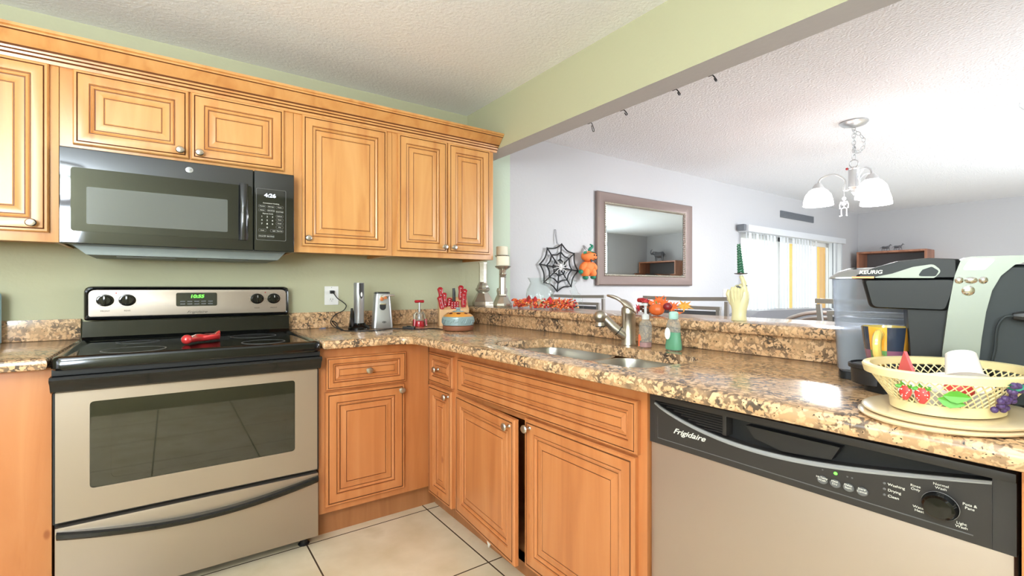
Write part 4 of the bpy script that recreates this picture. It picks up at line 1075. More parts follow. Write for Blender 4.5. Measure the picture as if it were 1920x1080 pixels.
t = thing('hurricane_vase', 'clear glass hurricane vase with a flared rim inside the berry wreath', 'vase', (1.775, -.665, LZ))
b = B(); c = (1.775, -.665, LZ + .0015)
out = [(.045, 0), (.062, .004), (.078, .040), (.084, .075), (.078, .110), (.062, .140), (.060, .152), (.070, .172), (.076, .178)]
b.lathe(out + [(r - .002, z) for r, z in reversed(out[1:])] + [(.045, .003)], c, 36, cap0=True, cap1=True); part('vessel', b, 'glass', t)
b = B(); b.lathe([(.030, 0), (.032, .002), (.032, .042), (.026, .044)], (c[0], c[1], c[2] + .005), 24)
single('votive_candle', b, 'candle', 'small cream candle inside the glass hurricane vase', 'candle', (c[0], c[1], c[2] + .005))
t = thing('glass_pitcher', 'small curved clear glass vase right of the hurricane vase', 'vase', (1.86, -.90, LZ))
b = B(); b.tube(smooth([(1.86, -.90, LZ + .002), (1.86, -.895, LZ + .05), (1.86, -.87, LZ + .09), (1.86, -.85, LZ + .13), (1.86, -.86, LZ + .165)], 5), [.030] * 3 + [.027] * 6 + [.02] * 6 + [.016] * 3 + [.022] * 3, 18); part('vessel', b, 'glass', t)

rnd = random.Random(3)
def leaf(b, p, d, up, ln, w, fold=.15):
    d = Vector(d).normalized(); up = Vector(up); s_ = d.cross(up).normalized(); u_ = s_.cross(d).normalized(); p = Vector(p)
    tops = []; 
    prof = [(0, .04), (.25, .8), (.5, 1), (.8, .55), (1, .02)]
    L = [b.v(p + d * ln * a + s_ * w * .5 * q + u_ * fold * w * q) for a, q in prof]; C = [b.v(p + d * ln * a) for a, q in prof]; R_ = [b.v(p + d * ln * a - s_ * w * .5 * q + u_ * fold * w * q) for a, q in prof]
    L2 = [b.v(v.co + (b.X.to_3x3() @ u_) * -.0007) for v in C]
    for i in range(4):
        b.f([L[i], L[i + 1], C[i + 1], C[i]]); b.f([C[i], C[i + 1], R_[i + 1], R_[i]])
        b.f([L[i], L2[i], L2[i + 1], L[i + 1]]); b.f([R_[i], R_[i + 1], L2[i + 1], L2[i]])


t = thing('berry_wreath', 'wreath of orange and red artificial berries and leaves around the glass vase', 'wreath', (1.775, -.68, LZ))
wb = [B() for _ in range(5)]
for i in range(430):
    a = rnd.uniform(0, 2 * PI); rr = rnd.uniform(.082, .125) * (1 if rnd.random() < .8 else 1.15)
    p = Vector((1.775 + rr * math.cos(a) * .72 if False else 1.775 + rr * .78 * math.cos(a), -.69 + rr * 1.85 * math.sin(a), LZ + rnd.uniform(.006, .046)))
    k = rnd.choice((0, 0, 0, 1, 1, 2))
    d = Vector((math.cos(a) + rnd.uniform(-.8, .8), math.sin(a) * 1.5 + rnd.uniform(-.8, .8), rnd.uniform(-.1, .9))).normalized()
    if abs(p.x + d.x * .02 - 1.775) > .155: continue
    q_ = p + d * .018; q_.z = max(q_.z, LZ + .006)
    wb[k].tube([p, q_], [.0014, .003], 5); wb[k].ball(q_, .0056, 7, 5)
for i in range(34):
    a = rnd.uniform(0, 2 * PI); p = Vector((1.775 + .10 * .78 * math.cos(a), -.68 + .10 * 1.95 * math.sin(a), LZ + rnd.uniform(.012, .035)))
    leaf(wb[3], p, (math.cos(a) + rnd.uniform(-1, 1), math.sin(a) + rnd.uniform(-1, 1), .6), (0, 0, 1), rnd.uniform(.025, .04), .02)
for y_, z_ in ((-.64, .035), (-.70, .03), (-.83, .03)):
    leaf(wb[4], (1.70, y_, LZ + z_), (.1, -.2, 1), (1, 0, 0), .045, .045)
for bb, m_, nm in zip(wb, ('leafo', 'leafr', 'peach', 'olive', 'leafr'), ('berries', 'berries', 'berries', 'leaves', 'red_leaves')):
    part(nm, bb, m_, t, kind='stuff' if nm == 'berries' else None)

# harvest arrangement: gourd, leaves, pine cone, apple
t = thing('harvest_arrangement', 'autumn arrangement of maple leaves, small pumpkin and pine cone on the bar top', 'arrangement', (1.76, -1.54, LZ))
b = B()
def maple(b, p, n_, size, spin=0):
    n_ = Vector(n_).normalized(); a_ = n_.orthogonal().normalized(); c_ = n_.cross(a_); pts = []
    for k in range(20):
        an = 2 * PI * k / 20 + spin; r_ = size * (1 if k % 4 == 0 else .42 if k % 2 else .72)
        pts.append(Vector(p) + a_ * math.cos(an) * r_ + c_ * math.sin(an) * r_ + n_ * .06 * size * math.cos(an * 2))
    for s_ in (0, .0009):
        ring = [b.v(q_ + n_ * s_) for q_ in pts]; ce_ = b.v(Vector(p) + n_ * (s_ + .008))
        for k in range(20): b.f([ring[k], ring[(k + 1) % 20], ce_])
for p, n_, sz, col in (((1.72, -1.50, .050), (-1, .3, .6), .036, 0), ((1.73, -1.535, .070), (-.8, 0, .8), .040, 0), ((1.72, -1.575, .058), (-1, -.3, .5), .036, 0), ((1.72, -1.62, .045), (-1, 0, .5), .034, 0), ((1.75, -1.655, .050), (-.6, -.4, .8), .040, 2), ((1.74, -1.455, .055), (-1, .2, .4), .032, 1), ((1.73, -1.43, .032), (-1, .1, .3), .030, 1), ((1.71, -1.64, .018), (-.4, 0, 1), .032, 0)):
    bb = B(); maple(bb, (p[0], p[1], LZ + p[2] - .006), n_, sz, p[1] * 40); part('leaf', bb, ('leafo', 'leafr', 'leafy')[col], t)
b = B(); pc = (1.700, -1.553, LZ + .0275); rs = []
for j in range(13):
    th = PI * (j + .01) / 12.02; rs.append([(pc[0] + .030 * math.sin(th) * (1 + .08 * abs(math.cos(4.5 * f_))) * math.cos(f_) * .9, pc[1] + .033 * math.sin(th) * (1 + .08 * abs(math.cos(4.5 * f_))) * math.sin(f_), pc[2] - .026 * math.cos(th)) for f_ in [2 * PI * k / 36 for k in range(36)]])
b.rings(rs); pk = part('small_pumpkin', b, 'orange_g', t); b = B(); b.tube([(pc[0], pc[1], pc[2] + .022), (pc[0], pc[1] + .004, pc[2] + .036)], [.004, .003], 7); part('stem', b, 'olive', pk)
b = B()
for i in range(46):
    u = i / 46; a = i * 2.4; r_ = .026 * math.sin(PI * (.12 + .8 * u)); b.ball((1.705 + r_ * math.cos(a) * .8, -1.492 + (u - .5) * .012 + r_ * math.sin(a), LZ + .010 + u * .045), (.007, .007, .003), 7, 4)
part('pine_cone', b, 'cone', t)
b = B(); b.ball((1.705, -1.605, LZ + .042), (.018, .020, .016), 16, 10); part('burgundy_apple', b, 'berry', t)
b = B(); b.ball((1.70, -1.43, LZ + .018), (.018, .018, .017), 14, 8); part('burgundy_apple', b, 'berry', t)
t = thing('handheld_clip', 'red and grey plastic gadget handle lying behind the faucet lever', 'gadget', (1.82, -1.39, LZ))
b = B(); b.tube([(1.82, -1.42, LZ + .003), (1.82, -1.41, LZ + .045)], [.012, .010], 12); part('neck', b, 'dwgrey', t)
b = B(); b.tube([(1.82, -1.355, LZ + .062), (1.82, -1.385, LZ + .062), (1.82, -1.43, LZ + .050)], [.010, .013, .010], 12); part('grip', b, 'red', t)

# ceramic hand with a green twisted candle
HX, HY = 1.700, -1.918
t = thing('hand_candle_holder', 'pale ceramic hand raising one finger to hold up a small candle dish', 'candle holder', (HX, HY, LZ))
H0 = Vector((HX, HY, LZ + .0006))
def hp_(a, z, d=0): return H0 + Vector((d, -a, z))       # a = to the right in the photo
b = B(); rs = []
for z, w, dp, sh in ((0, .027, .020, 0), (.003, .028, .021, 0), (.020, .0255, .019, 0), (.040, .027, .018, .001), (.060, .033, .018, .001), (.080, .036, .017, .001), (.095, .037, .0165, 0), (.108, .034, .016, 0), (.116, .028, .013, 0)):
    rs.append([tuple(hp_(w * math.cos(a) + sh, z, dp * math.sin(a))) for a in [2 * PI * k / 26 for k in range(26)]])
b.rings(rs)
# knuckles with curled fingers (fold toward the viewer's far side), index straight
b.tube(smooth([hp_(.024, .100), hp_(.022, .125, -.002), hp_(.017, .146, -.002), hp_(.008, .163, 0)], 4), [.0098] * 4 + [.0088] * 4 + [.0078] * 4 + [.007], 12)
for a, zz, l_ in ((.008, .116, 1.0), (-.008, .112, .95), (-.022, .104, .85)):
    b.tube(smooth([hp_(a, zz - .016, 0), hp_(a, zz + .008 * l_, -.003), hp_(a - .002, zz + .010 * l_, .014), hp_(a - .002, zz - .010, .026), hp_(a - .001, zz - .026, .022)], 4), [.0092] * 5 + [.0088] * 8 + [.0078] * 4, 12)
b.tube(smooth([hp_(-.022, .060, .004), hp_(-.036, .082, .004), hp_(-.042, .098, .003), hp_(-.038, .112, .003)], 4), [.0125] * 5 + [.010] * 4 + [.0085] * 4, 12)
for a in (.019, .006, -.007, -.019): b.tube(smooth([hp_(a * .55, .058, -.0135), hp_(a * .85, .085, -.0150), hp_(a, .108, -.0125), hp_(a, .120, -.006)], 4), [.003] * 4 + [.0048] * 4 + [.0072] * 4 + [.0075], 9)
part('hand', b, 'handm', t)
b = B()
b.lathe([(.0095, -.002), (.0100, 0), (.0095, .002)], hp_(.0215, .128), 16); b.lathe([(.0095, 0), (.0125, .003), (.009, .006)], hp_(.002, .122, -.002), 12); b.ball(hp_(.003, .124, -.012), .0045, 8, 6); b.ball(hp_(.010, .122, -.013), .004, 8, 6)
part('ring', b, 'bronze', t)
b = B(); b.lathe([(.004, 0), (.022, .003), (.024, .0055), (.006, .004), (.006, .008)], hp_(.008, .168), 24); part('dish', b, 'bronze', t)
sp = thing('twisted_candle', 'dark green twisted taper candle standing on the ceramic hand', 'candle', tuple(hp_(.007, .173)), None)
b = B()
for ph in (0, PI):
    pts = []
    for i in range(80):
        u = i / 79; z = .176 + .104 * u; r_ = .0062 * (1 - .55 * u) + .0016; a = ph + u * 2 * PI * 5.5; pts.append(hp_(.007 - .008 * u + r_ * math.cos(a), z, r_ * math.sin(a)))
    b.tube(pts, [.0048 * (1 - .45 * i / 79) for i in range(80)], 7)
part('wax', b, 'spiral', sp)

# ============================================================ COFFEE MAKER
KS = Vector((.954, .30, 0)).normalized(); KF = Vector((-KS.y, KS.x, 0)); KN = Vector((1.22, -2.5, 0))
XKU = Matrix(((KF.x, KS.x, 0, KN.x), (KF.y, KS.y, 0, KN.y), (0, 0, 1, 0), (0, 0, 0, 1)))   # local x = forward, y = toward the tank, z = up
t = thing('coffee_maker', 'black and silver single serve coffee maker with a clear side water tank', 'coffee maker', tuple(XKU @ Vector((-.12, .1, CT))))
def KB_(): q_ = B(); q_.X = XKU; return q_
def sweep(b, poly, ys):
    """side outline (x forward, z) swept across with inset per station: ys = [(y, inset)]"""
    cx_ = sum(p[0] for p in poly) / len(poly); cz_ = sum(p[1] for p in poly) / len(poly)
    b.rings([[(cx_ + (x - cx_) * (1 - d), y, cz_ + (z - cz_) * (1 - d * 1.0)) for x, z in poly] for y, d in ys])
ED = [(0, .10), (.004, .04), (.012, .01), (.022, 0), (.150, 0), (.160, .01), (.168, .04), (.172, .10)]
# rear body and base
b = KB_()
body = round_poly([(-.10, .8885), (-.38, .8885), (-.38, 1.05), (-.33, 1.132), (-.25, 1.158), (-.105, 1.163)], [.01, .01, .03, .03, .05, .01], 6)
sweep(b, body, [(.006, .06), (.012, .02), (.025, 0), (.150, 0), (.162, .02), (.170, .06)]); part('rear_body', b, 'keug', t, 'dark grey rear body')
b = KB_(); sweep(b, round_poly([(-.045, .92), (-.12, .92), (-.12, 1.09), (-.035, 1.09)], [.005] * 4, 3), [(.012, .03), (.02, 0), (.155, 0), (.163, .03)]); part('column', b, 'keu', t)
b = KB_(); b.rings([[(x, y, z) for x, y in round_poly([(-.12, .015), (.0, .015), (.035, .05), (.035, .125), (.0, .160), (-.12, .160)], [.005, .03, .04, .04, .03, .005], 5)] for z in (CT + .0008, .905, .912)]); part('base', b, 'keu', t)
b = KB_(); b.lathe([(.052, .9), (.056, .902), (.057, .934), (.062, .936), (.062, .944), (.058, .946), (.056, .940), (.004, .940)], (.004, .083, 0), 36)
tr = part('drip_tray', b, 'blackp', t)
b = KB_(); b.lathe([(.055, .9405), (.055, .9425), (.004, .9425)], (.004, .083, 0), 30)
part('tray_grid', b, 'dwgrey', tr)
# brewing head, lower black part and upper lid with silver handle inlay
b = KB_(); sweep(b, round_poly([(.040, 1.134), (.026, 1.072), (-.10, 1.069), (-.118, 1.134)], [.004, .014, .01, .01], 5), ED); part('brew_head', b, 'keu', t)
b = KB_(); sweep(b, round_poly([(.053, 1.136), (-.118, 1.134), (-.118, 1.1725), (-.07, 1.1765), (-.02, 1.171), (.020, 1.158), (.048, 1.144)], [.003, .003, .004, .03, .04, .04, .004], 5), ED); lid = part('lid', b, 'keu', t)
b = KB_(); b.rings([[(x, y, z) for x, z in round_poly([(.016, 1.1365), (-.078, 1.135), (-.090, 1.149), (-.076, 1.163), (-.045, 1.158), (-.012, 1.1450), (.016, 1.1385)], [.001, .006, .010, .010, .02, .02, .001], 5)] for y in (-.0015, .001, .010)]); hd = part('lid_handle', b, 'keus', t, 'silver lid handle')
b = KB_(); b.rings([[(x, y, z) for x, z in round_poly([(-.052, 1.139), (-.080, 1.1385), (-.085, 1.149), (-.074, 1.158), (-.060, 1.152)], [.004] * 5, 4)] for y in (-.0022, -.0005)]); part('handle_slot', b, 'keug', hd)
b = KB_(); b.rings([[(.057, y, 1.1365), (.018, y, 1.1355), (.018, y, 1.1395), (.057, y, 1.1395)] for y in (-.0022, .150)]); part('copper_reflection_strip' if False else 'front_reflection', b, 'copper', lid, 'coppery reflection painted along the lid front')  # coppery reflection on the lid, built as a coloured strip
RK = Matrix(((-KF.x, 0, -KS.x), (-KF.y, 0, -KS.y), (0, 1, 0))).to_4x4()
text(lid, 'brand_lettering', 'KEURIG', XKU @ Vector((.024, .0015, 1.1485)), .0115, RK, 'ink', .9, .15, ext=.0022, bold=.0003)
# silver arch with the buttons
b = KB_()
arch_o = [(-.088, .8887), (-.090, .99), (-.098, 1.07), (-.108, 1.140), (-.116, 1.167)]
arch_i = [(-.138, .8887), (-.141, .96), (-.146, 1.02), (-.152, 1.07), (-.160, 1.11), (-.172, 1.138), (-.190, 1.158), (-.220, 1.167), (-.27, 1.164), (-.33, 1.139)]
ring = arch_o + [(-.122, 1.1735), (-.132, 1.1755), (-.20, 1.1755), (-.26, 1.171), (-.33, 1.148)] + list(reversed(arch_i))
b.rings([[(x, y, z) for x, z in ring] for y in (-.003, -.0005, .176)]); ar = part('silver_arch', b, 'keus', t, 'silver side arch')
b = KB_(); b.rings([[(x, y, z) for x, z in round_poly([(-.118, 1.150), (-.150, 1.150), (-.166, 1.170), (-.130, 1.172)], [.004] * 4, 3)] for y in (-.0036, -.002)]); part('display_window', b, 'silver', ar)
for x_, z_, r_, s_ in ((-.114, 1.130, .0055, 1), (-.131, 1.130, .0052, 1.5), (-.148, 1.130, .0055, 1), (-.127, 1.110, .0085, 1)):
    b = KB_(); b.lathe([(r_ + .0012, 0), (r_ + .0012, .0015), (r_, .0025), (r_ * .6, .0045), (.001, .005)], (0, 0, 0), 18, ax='Y', sx=s_)
    for v in b.bm.verts: v.co = XKU @ (XKU.inverted() @ v.co + Vector((x_, -.0028, z_)))
    part('button', b, 'chrome', ar)
# water tank with water and lid
b = KB_()
def tk(z, d=0): return [(x, y, z) for x, y in round_poly([(.088 - d, .182 + d), (.094 - d, .23), (.075 - d, .282 - d), (-.09 + d, .282 - d), (-.09 + d, .182 + d)], [.02, .02, .03, .01, .01], 5)]
b.rings([[(x + (z - .91) * .05, y, z) for x, y, z in tk(z_, d_)] for z_, d_ in ((.905, .006), (.912, 0), (1.138, 0))]); tk_ = part('water_tank', b, 'tank', t, 'clear water tank')
b = KB_(); b.rings([[(x + (z - .91) * .05, y, z) for x, y, z in tk(z_, .004)] for z_ in (.913, .995)]); part('water', b, 'water', tk_)
b = KB_(); b.rings([[(x + .012, y, z) for x, y, z in tk(z_, d_)] for z_, d_ in ((1.1385, -.006), (1.142, -.006), (1.156, .012), (1.166, .04))]); part('tank_lid', b, 'silver', tk_)
b = KB_(); b.rings([[(x, y, z) for x, y, z in tk(z_, .003)] for z_ in (CT + .0008, .9045)]); part('tank_base', b, 'keu', t)
# cord with plug on the side
t = thing('appliance_plug', 'black plug and cord hanging at the right frame edge beside the coffee maker', 'plug', tuple(XKU @ Vector((-.20, -.012, 1.05))))
b = KB_(); b.tube([(-.186, -.012, 1.063), (-.196, -.012, 1.063), (-.24, -.012, 1.064)], [.006, .0095, .010], 10); part('plug', b, 'blackp', t)
b = KB_(); b.tube(smooth([(-.188, -.012, 1.063), (-.175, -.012, 1.060), (-.166, -.012, 1.040), (-.163, -.012, 1.00), (-.158, -.012, .965), (-.165, -.014, .93), (-.20, -.016, .893), (-.26, -.02, .891)], 5), .0026, 7); part('cord', b, 'keug', t)

# ---- mug on the drip tray
mc = XKU @ Vector((-.004, .080, .944))
t = thing('mug', 'patchwork mug of orange, navy, green and plum squares under the brewing head', 'mug', tuple(mc))
b = B(); n = 40; rs = []
prof = [(.030, 0), (.034, .003), (.036, .010), (.040, .034), (.043, .058), (.046, .085), (.044, .085), (.041, .058), (.038, .034), (.033, .008), (.0, .006)]
vr = [[b.v((mc.x + r * math.cos(2 * PI * i / n), mc.y + r * math.sin(2 * PI * i / n), mc.z + z + .0005)) for i in range(n)] for r, z in prof]
pal = [[0, 1, 2, 4, 5], [1, 0, 3, 2, 4], [3, 4, 0, 1, 2]]
for j in range(len(prof) - 1):
    for i in range(n):
        a_ = 0
        row = 0 if prof[j][1] < .009 else 1 if prof[j][1] < .034 else 2
        mi_ = 4 if j >= 5 else ([[0, 1], [3, 2], [0, 1]][row][((i + 3) // 5) % 2])
        b.f([vr[j][i], vr[j][(i + 1) % n], vr[j + 1][(i + 1) % n], vr[j + 1][i]], mi_)
b.f(list(reversed(vr[0])), 4)
part('cup', b, ['patch_o', 'patch_k', 'patch_p', 'patch_g', 'patch_y', 'patch_r'], t)
dirc = (Vector((0, -2.86, 0)) - Vector((mc.x, mc.y, 0))).normalized(); dirc = Matrix.Rotation(math.radians(-14), 3, 'Z') @ dirc
b = B(); b.tube(smooth([mc + dirc * .038 + Vector((0, 0, .068)), mc + dirc * .058 + Vector((0, 0, .070)), mc + dirc * .068 + Vector((0, 0, .050)), mc + dirc * .060 + Vector((0, 0, .026)), mc + dirc * .038 + Vector((0, 0, .018))], 5), .0085, 12, flat=1.25); part('handle', b, 'patch_y', t, 'plain yellow handle')

# ---- plates and fruit basket at the counter's front edge
PCX, PCY = 1.105, -2.622
def oval_ring(r1, r2, z, n=60, rot=math.radians(-14), c=(PCX, PCY)):
    return [(c[0] + r1 * math.cos(a) * math.cos(rot) - r2 * math.sin(a) * math.sin(rot), c[1] + r1 * math.cos(a) * math.sin(rot) + r2 * math.sin(a) * math.cos(rot), z) for a in [2 * PI * k / n for k in range(n)]]
for k, lb in ((0, 'lower of two stacked oval cream plates under the mesh basket'), (1, 'upper of two stacked oval cream plates under the mesh basket')):
    z0 = CT + .0008 + k * .0088; c_ = (PCX - .004 + k * .006, PCY - k * .004)
    b = B(); b.rings([oval_ring(r1, r2, z0 + z, c=c_) for r1, r2, z in ((.09, .06, 0), (.132, .106, 0), (.140, .114, .0035), (.142, .116, .0065), (.138, .112, .0082), (.11, .085, .0072), (.10, .075, .0068))])
    single('oval_plate', b, 'plate', lb, 'plate', (c_[0], c_[1], z0), 'stacked oval plates')
BZ = CT + .0008 + .0088 + .0084
t = thing('mesh_basket', 'cream oval plastic mesh basket with strawberry trim standing on the plates', 'basket', (PCX, PCY, BZ))
def bw(u):   # wall radii at height fraction u
    return .094 + .034 * u, .073 + .034 * u, BZ + .018 + .050 * u
b = B(); b.rings([oval_ring(.088, .068, BZ), oval_ring(.092, .072, BZ + .001), oval_ring(.094, .073, BZ + .018), oval_ring(.092, .071, BZ + .018), oval_ring(.089, .069, BZ + .004)]); part('base_band', b, 'cream', t)
b = B(); r1, r2, z_ = bw(1); b.rings([oval_ring(r1 - .003, r2 - .003, z_ - .008), oval_ring(r1 + .003, r2 + .003, z_ - .008), oval_ring(r1 + .006, r2 + .006, z_ + .004), oval_ring(r1 + .004, r2 + .004, z_ + .007), oval_ring(r1 - .006, r2 - .006, z_ + .006), oval_ring(r1 - .005, r2 - .005, z_ - .006), oval_ring(r1 - .003, r2 - .003, z_ - .008)], False, False); part('rim', b, 'cream', t)
b = B(); nn = 54; rot = math.radians(-14)
for sgn in (-1, 1):
    for k in range(nn):
        pts = []
        for j in range(7):
            u = j / 6; r1, r2, z_ = bw(u); a = 2 * PI * k / nn + sgn * u * .42
            pts.append((PCX + r1 * math.cos(a) * math.cos(rot) - r2 * math.sin(a) * math.sin(rot), PCY + r1 * math.cos(a) * math.sin(rot) + r2 * math.sin(a) * math.cos(rot), z_))
        b.tube(pts, .0011, 4)
part('lattice_wall', b, 'cream', t)
def on_wall(a, u, out=.004):
    r1, r2, z_ = bw(u); r1 += out; r2 += out
    return Vector((PCX + r1 * math.cos(a) * math.cos(rot) - r2 * math.sin(a) * math.sin(rot), PCY + r1 * math.cos(a) * math.sin(rot) + r2 * math.sin(a) * math.cos(rot), z_))
def wall_a(u_px):  # angle on the visible side by direction from the camera
    best = None
    for k in range(720):
        a = 2 * PI * k / 720; p = on_wall(a, .5); F_ = (math.sin(math.radians(35.6)), math.cos(math.radians(35.6))); R_ = (F_[1], -F_[0])
        y_ = p.y + 2.86; d_ = p.x * F_[0] + y_ * F_[1]; s_ = p.x * R_[0] + y_ * R_[1]; uu = 960 + 896 * s_ / d_
        dist = math.hypot(p.x, y_)
        sc_ = abs(uu - u_px) + dist * 25
        if best is None or sc_ < best[0]: best = (sc_, a)
    return best[1]
AS1, AS2, ALF, AGR = wall_a(1695), wall_a(1728), wall_a(1790), wall_a(1885)
for a, uu, sz in ((AS1, .36, .0115), (AS2, .34, .0125)):
    p = on_wall(a, uu, .006); b = B(); rs = []
    n_ = on_wall(a, uu, .02) - on_wall(a, uu, 0); n_.normalize(); tn = Vector((-n_.y, n_.x, 0)).normalized()
    for j in range(9):
        v_ = j / 8; r_ = sz * math.sin(PI * (.08 + .84 * v_)) ** .7 * (.6 + .4 * v_); rs.append([tuple(p + Vector((0, 0, (v_ - .5) * sz * 2.1)) + tn * r_ * math.cos(q_) + n_ * r_ * .55 * math.sin(q_)) for q_ in [2 * PI * k / 18 for k in range(18)]])
    b.rings(rs); st = part('strawberry', b, 'straw', t)
    b = B()
    for j in range(14):
        q_ = rnd.uniform(-1.2, 1.2); v_ = rnd.uniform(.15, .85); r_ = sz * math.sin(PI * (.08 + .84 * v_)) ** .7 * (.6 + .4 * v_) * 1.02; b.ball(tuple(p + Vector((0, 0, (v_ - .5) * sz * 2.1)) + tn * r_ * math.sin(q_) + n_ * r_ * .55 * math.cos(q_)), .0009, 6, 4)
    part('seeds', b, 'ink', st)
    b = B()
    for k in range(5): leaf(b, p + Vector((0, 0, sz * .95)), tn * math.cos(k * 1.3 + .3) + n_ * .25 + Vector((0, 0, .25 * math.sin(k * 2.1))), n_, .014, .006)
    part('strawberry_leaves', b, 'leaf', st)
for a, uu, dz in ((ALF, .42, .0), (ALF - .06, .30, -.2)):
    p = on_wall(a, uu, .005); n_ = (on_wall(a, uu, .02) - on_wall(a, uu, 0)).normalized(); tn = Vector((-n_.y, n_.x, 0)).normalized()
    if tn.y > 0: tn = -tn
    b = B(); leaf(b, p - tn * .014, tn + Vector((0, 0, dz)), n_, .034, .020); part('leaf', b, 'leaf', t)
b = B()
for k in range(20):
    p = on_wall(AGR + rnd.uniform(-.10, .13), .25 + rnd.uniform(-.25, .65), .008 + rnd.uniform(0, .006)); b.ball(tuple(p), .0052, 9, 6)
part('purple_grapes', b, 'purple', t)
b = B()
for k in range(3):
    p = on_wall(AGR - .10 + .08 * k, .80, .006); leaf(b, p, (rnd.uniform(-.4, .4), -.6 + .6 * k, .1), (-1, 0, 0), .022, .012)
part('grape_leaves', b, 'leafg', t)
# contents
def cup(label, p, tilt, ax, r=.024, h=.032, m='paper'):
    t = thing('coffee_pod', label, 'coffee pod', p, 'white pods in the basket'); b = B()
    b.X = Matrix.Translation(Vector(p)) @ Matrix.Rotation(tilt, 4, ax)
    b.lathe([(r * .72, 0), (r * .76, .001), (r * .92, h * .9), (r * .94, h), (r * 1.12, h), (r * 1.12, h + .0012), (.002, h + .0014)], (0, 0, 0), 30); part('cup', b, m, t)
z_ = BZ + .045
cup('large white coffee pod tilted on its side on top of the basket contents', (1.150, -2.632, BZ + .092), math.radians(152), Vector((.5, -1, 0)).normalized(), .028, .044)
cup('white coffee pod lying upside down in the middle of the basket', (1.115, -2.60, BZ + .056), math.radians(165), 'X')
cup('white coffee pod at the basket\'s far left', (1.105, -2.575, BZ + .012), math.radians(20), 'Y')
cup('white coffee pod low in the basket, behind the strawberries', (1.055, -2.61, BZ + .008), math.radians(12), 'X')
cup('white coffee pod at the right end of the basket', (1.12, -2.655, BZ + .010), math.radians(-15), 'Y')
b = B(); b.rings([[(1.135 + .0025 * k, -2.545 - .004 * k, BZ + .050), (1.080 + .0025 * k, -2.585 - .004 * k, BZ + .050), (1.115 + .0025 * k, -2.560 - .004 * k, BZ + .092)] for k in (0, 1)])
single('pink_packet', b, 'pink', 'pink paper packet sticking up at the left end of the basket', 'packet', (1.14, -2.54, BZ + .05))
b = B(); b.ball((1.075, -2.645, BZ + .040), (.020, .020, .018), 16, 9); single('wrapped_candy', b, 'straw', 'dark red round sweet in the basket seen through the mesh', 'candy', (1.075, -2.645, BZ + .022))

# ============================================================ DINING ROOM WALL
t = thing('wall_mirror', 'large rectangular wall mirror with wide bronze beaded frame', 'mirror', (3.57, 0, 1.53))
mx0, mx1, mz0, mz1 = 2.905, 4.235, 1.137, 1.930
b = B()
fp = [(0, .001), (0, .030), (.012, .040), (.030, .036), (.075, .026), (.088, .020), (.100, .018), (.112, .012), (.112, .001)]
rs = [[(mx0 + d, -w, mz0 + d * .85), (mx1 - d, -w, mz0 + d * .85), (mx1 - d, -w, mz1 - d * .85), (mx0 + d, -w, mz1 - d * .85)] for d, w in fp]; rs.append(rs[0])
b.rings(rs, False, False); fr_ = part('frame', b, 'mframe', t, sharp=20)
b = B(); d = .103
for x0_, x1_, z_, n_ in ((mx0 + d, mx1 - d, mz0 + d * .85, 56), (mx0 + d, mx1 - d, mz1 - d * .85, 56)):
    for i in range(n_ + 1): b.ball((x0_ + (x1_ - x0_) * i / n_, -.021, z_), (.0098, .007, .0080), 6, 4)
for x_ in (mx0 + d, mx1 - d):
    for i in range(1, 34): b.ball((x_, -.021, mz0 + d * .85 + (mz1 - mz0 - 2 * d * .85) * i / 34), (.0098, .007, .0080), 6, 4)
part('beading', b, 'beadm', t, kind='stuff')
b = B(); e = .110; b.rings([[(mx0 + e, -.010, mz0 + e * .85), (mx1 - e, -.010, mz0 + e * .85), (mx1 - e, -.010, mz1 - e * .85), (mx0 + e, -.010, mz1 - e * .85)], [(mx0 + e + .02, -.0125, mz0 + (e + .02) * .85), (mx1 - e - .02, -.0125, mz0 + (e + .02) * .85), (mx1 - e - .02, -.0125, mz1 - (e + .02) * .85), (mx0 + e + .02, -.0125, mz1 - (e + .02) * .85)]], True, True); part('glass', b, 'mirror', t, sharp=5)

# spider web
wc = Vector((2.490, -.022, 1.275)); RWX, RWZ = .200, .188
t = thing('spider_web_decoration', 'black glittery spider web decoration with a white spider hanging on the wall', 'decoration', (2.49, 0, 1.275))
b = B(); sp_ = []
for k in range(8):
    a = 2 * PI * (k + .35) / 8 + PI / 8; sp_.append(a); b.tube([wc, wc + Vector((RWX * 1.03 * math.cos(a), 0, RWZ * 1.03 * math.sin(a)))], .0050, 6)
part('spokes', b, 'webm', t)
for f_ in (1.0, .66, .36):
    b = B(); pts = []
    for k in range(8):
        a0, a1 = sp_[k], sp_[(k + 1) % 8] + (2 * PI if k == 7 else 0)
        for j in range(6):
            u = j / 6; a = a0 + (a1 - a0) * u; rr = f_ * (math.cos((a1 - a0) / 2) / math.cos(a - (a0 + a1) / 2)) * (1 - .10 * math.sin(PI * u)); pts.append(wc + Vector((RWX * rr * math.cos(a), -.001, RWZ * rr * math.sin(a))))
    b.tube(pts, .0055, 6, closed=True); part('web_ring', b, 'webm', t)
b = B(); b.tube([wc + Vector((-.02, 0, RWZ * .98)), wc + Vector((-.030, .01, RWZ + .11)), wc + Vector((-.036, .016, RWZ + .113)), wc + Vector((-.028, 0, RWZ))], .0022, 5); part('hanging_loop', b, 'bronze', t)
b = B(); b.ball(wc + Vector((0, -.014, .012)), (.016, .012, .020), 12, 8); b.ball(wc + Vector((0, -.014, -.014)), (.011, .009, .011), 10, 7)
for k in range(8):
    a = (-1 if k % 2 else 1) * (.5 + .55 * (k // 2)) + PI / 2; p1 = wc + Vector((.045 * math.cos(a), -.024, .040 * math.sin(a))); p2 = wc + Vector((.075 * math.cos(a + .12), -.014, .066 * math.sin(a + .12))); b.tube([wc + Vector((0, -.014, 0)), p1, p2], .0030, 5)
part('spider', b, 'spiderm', t)

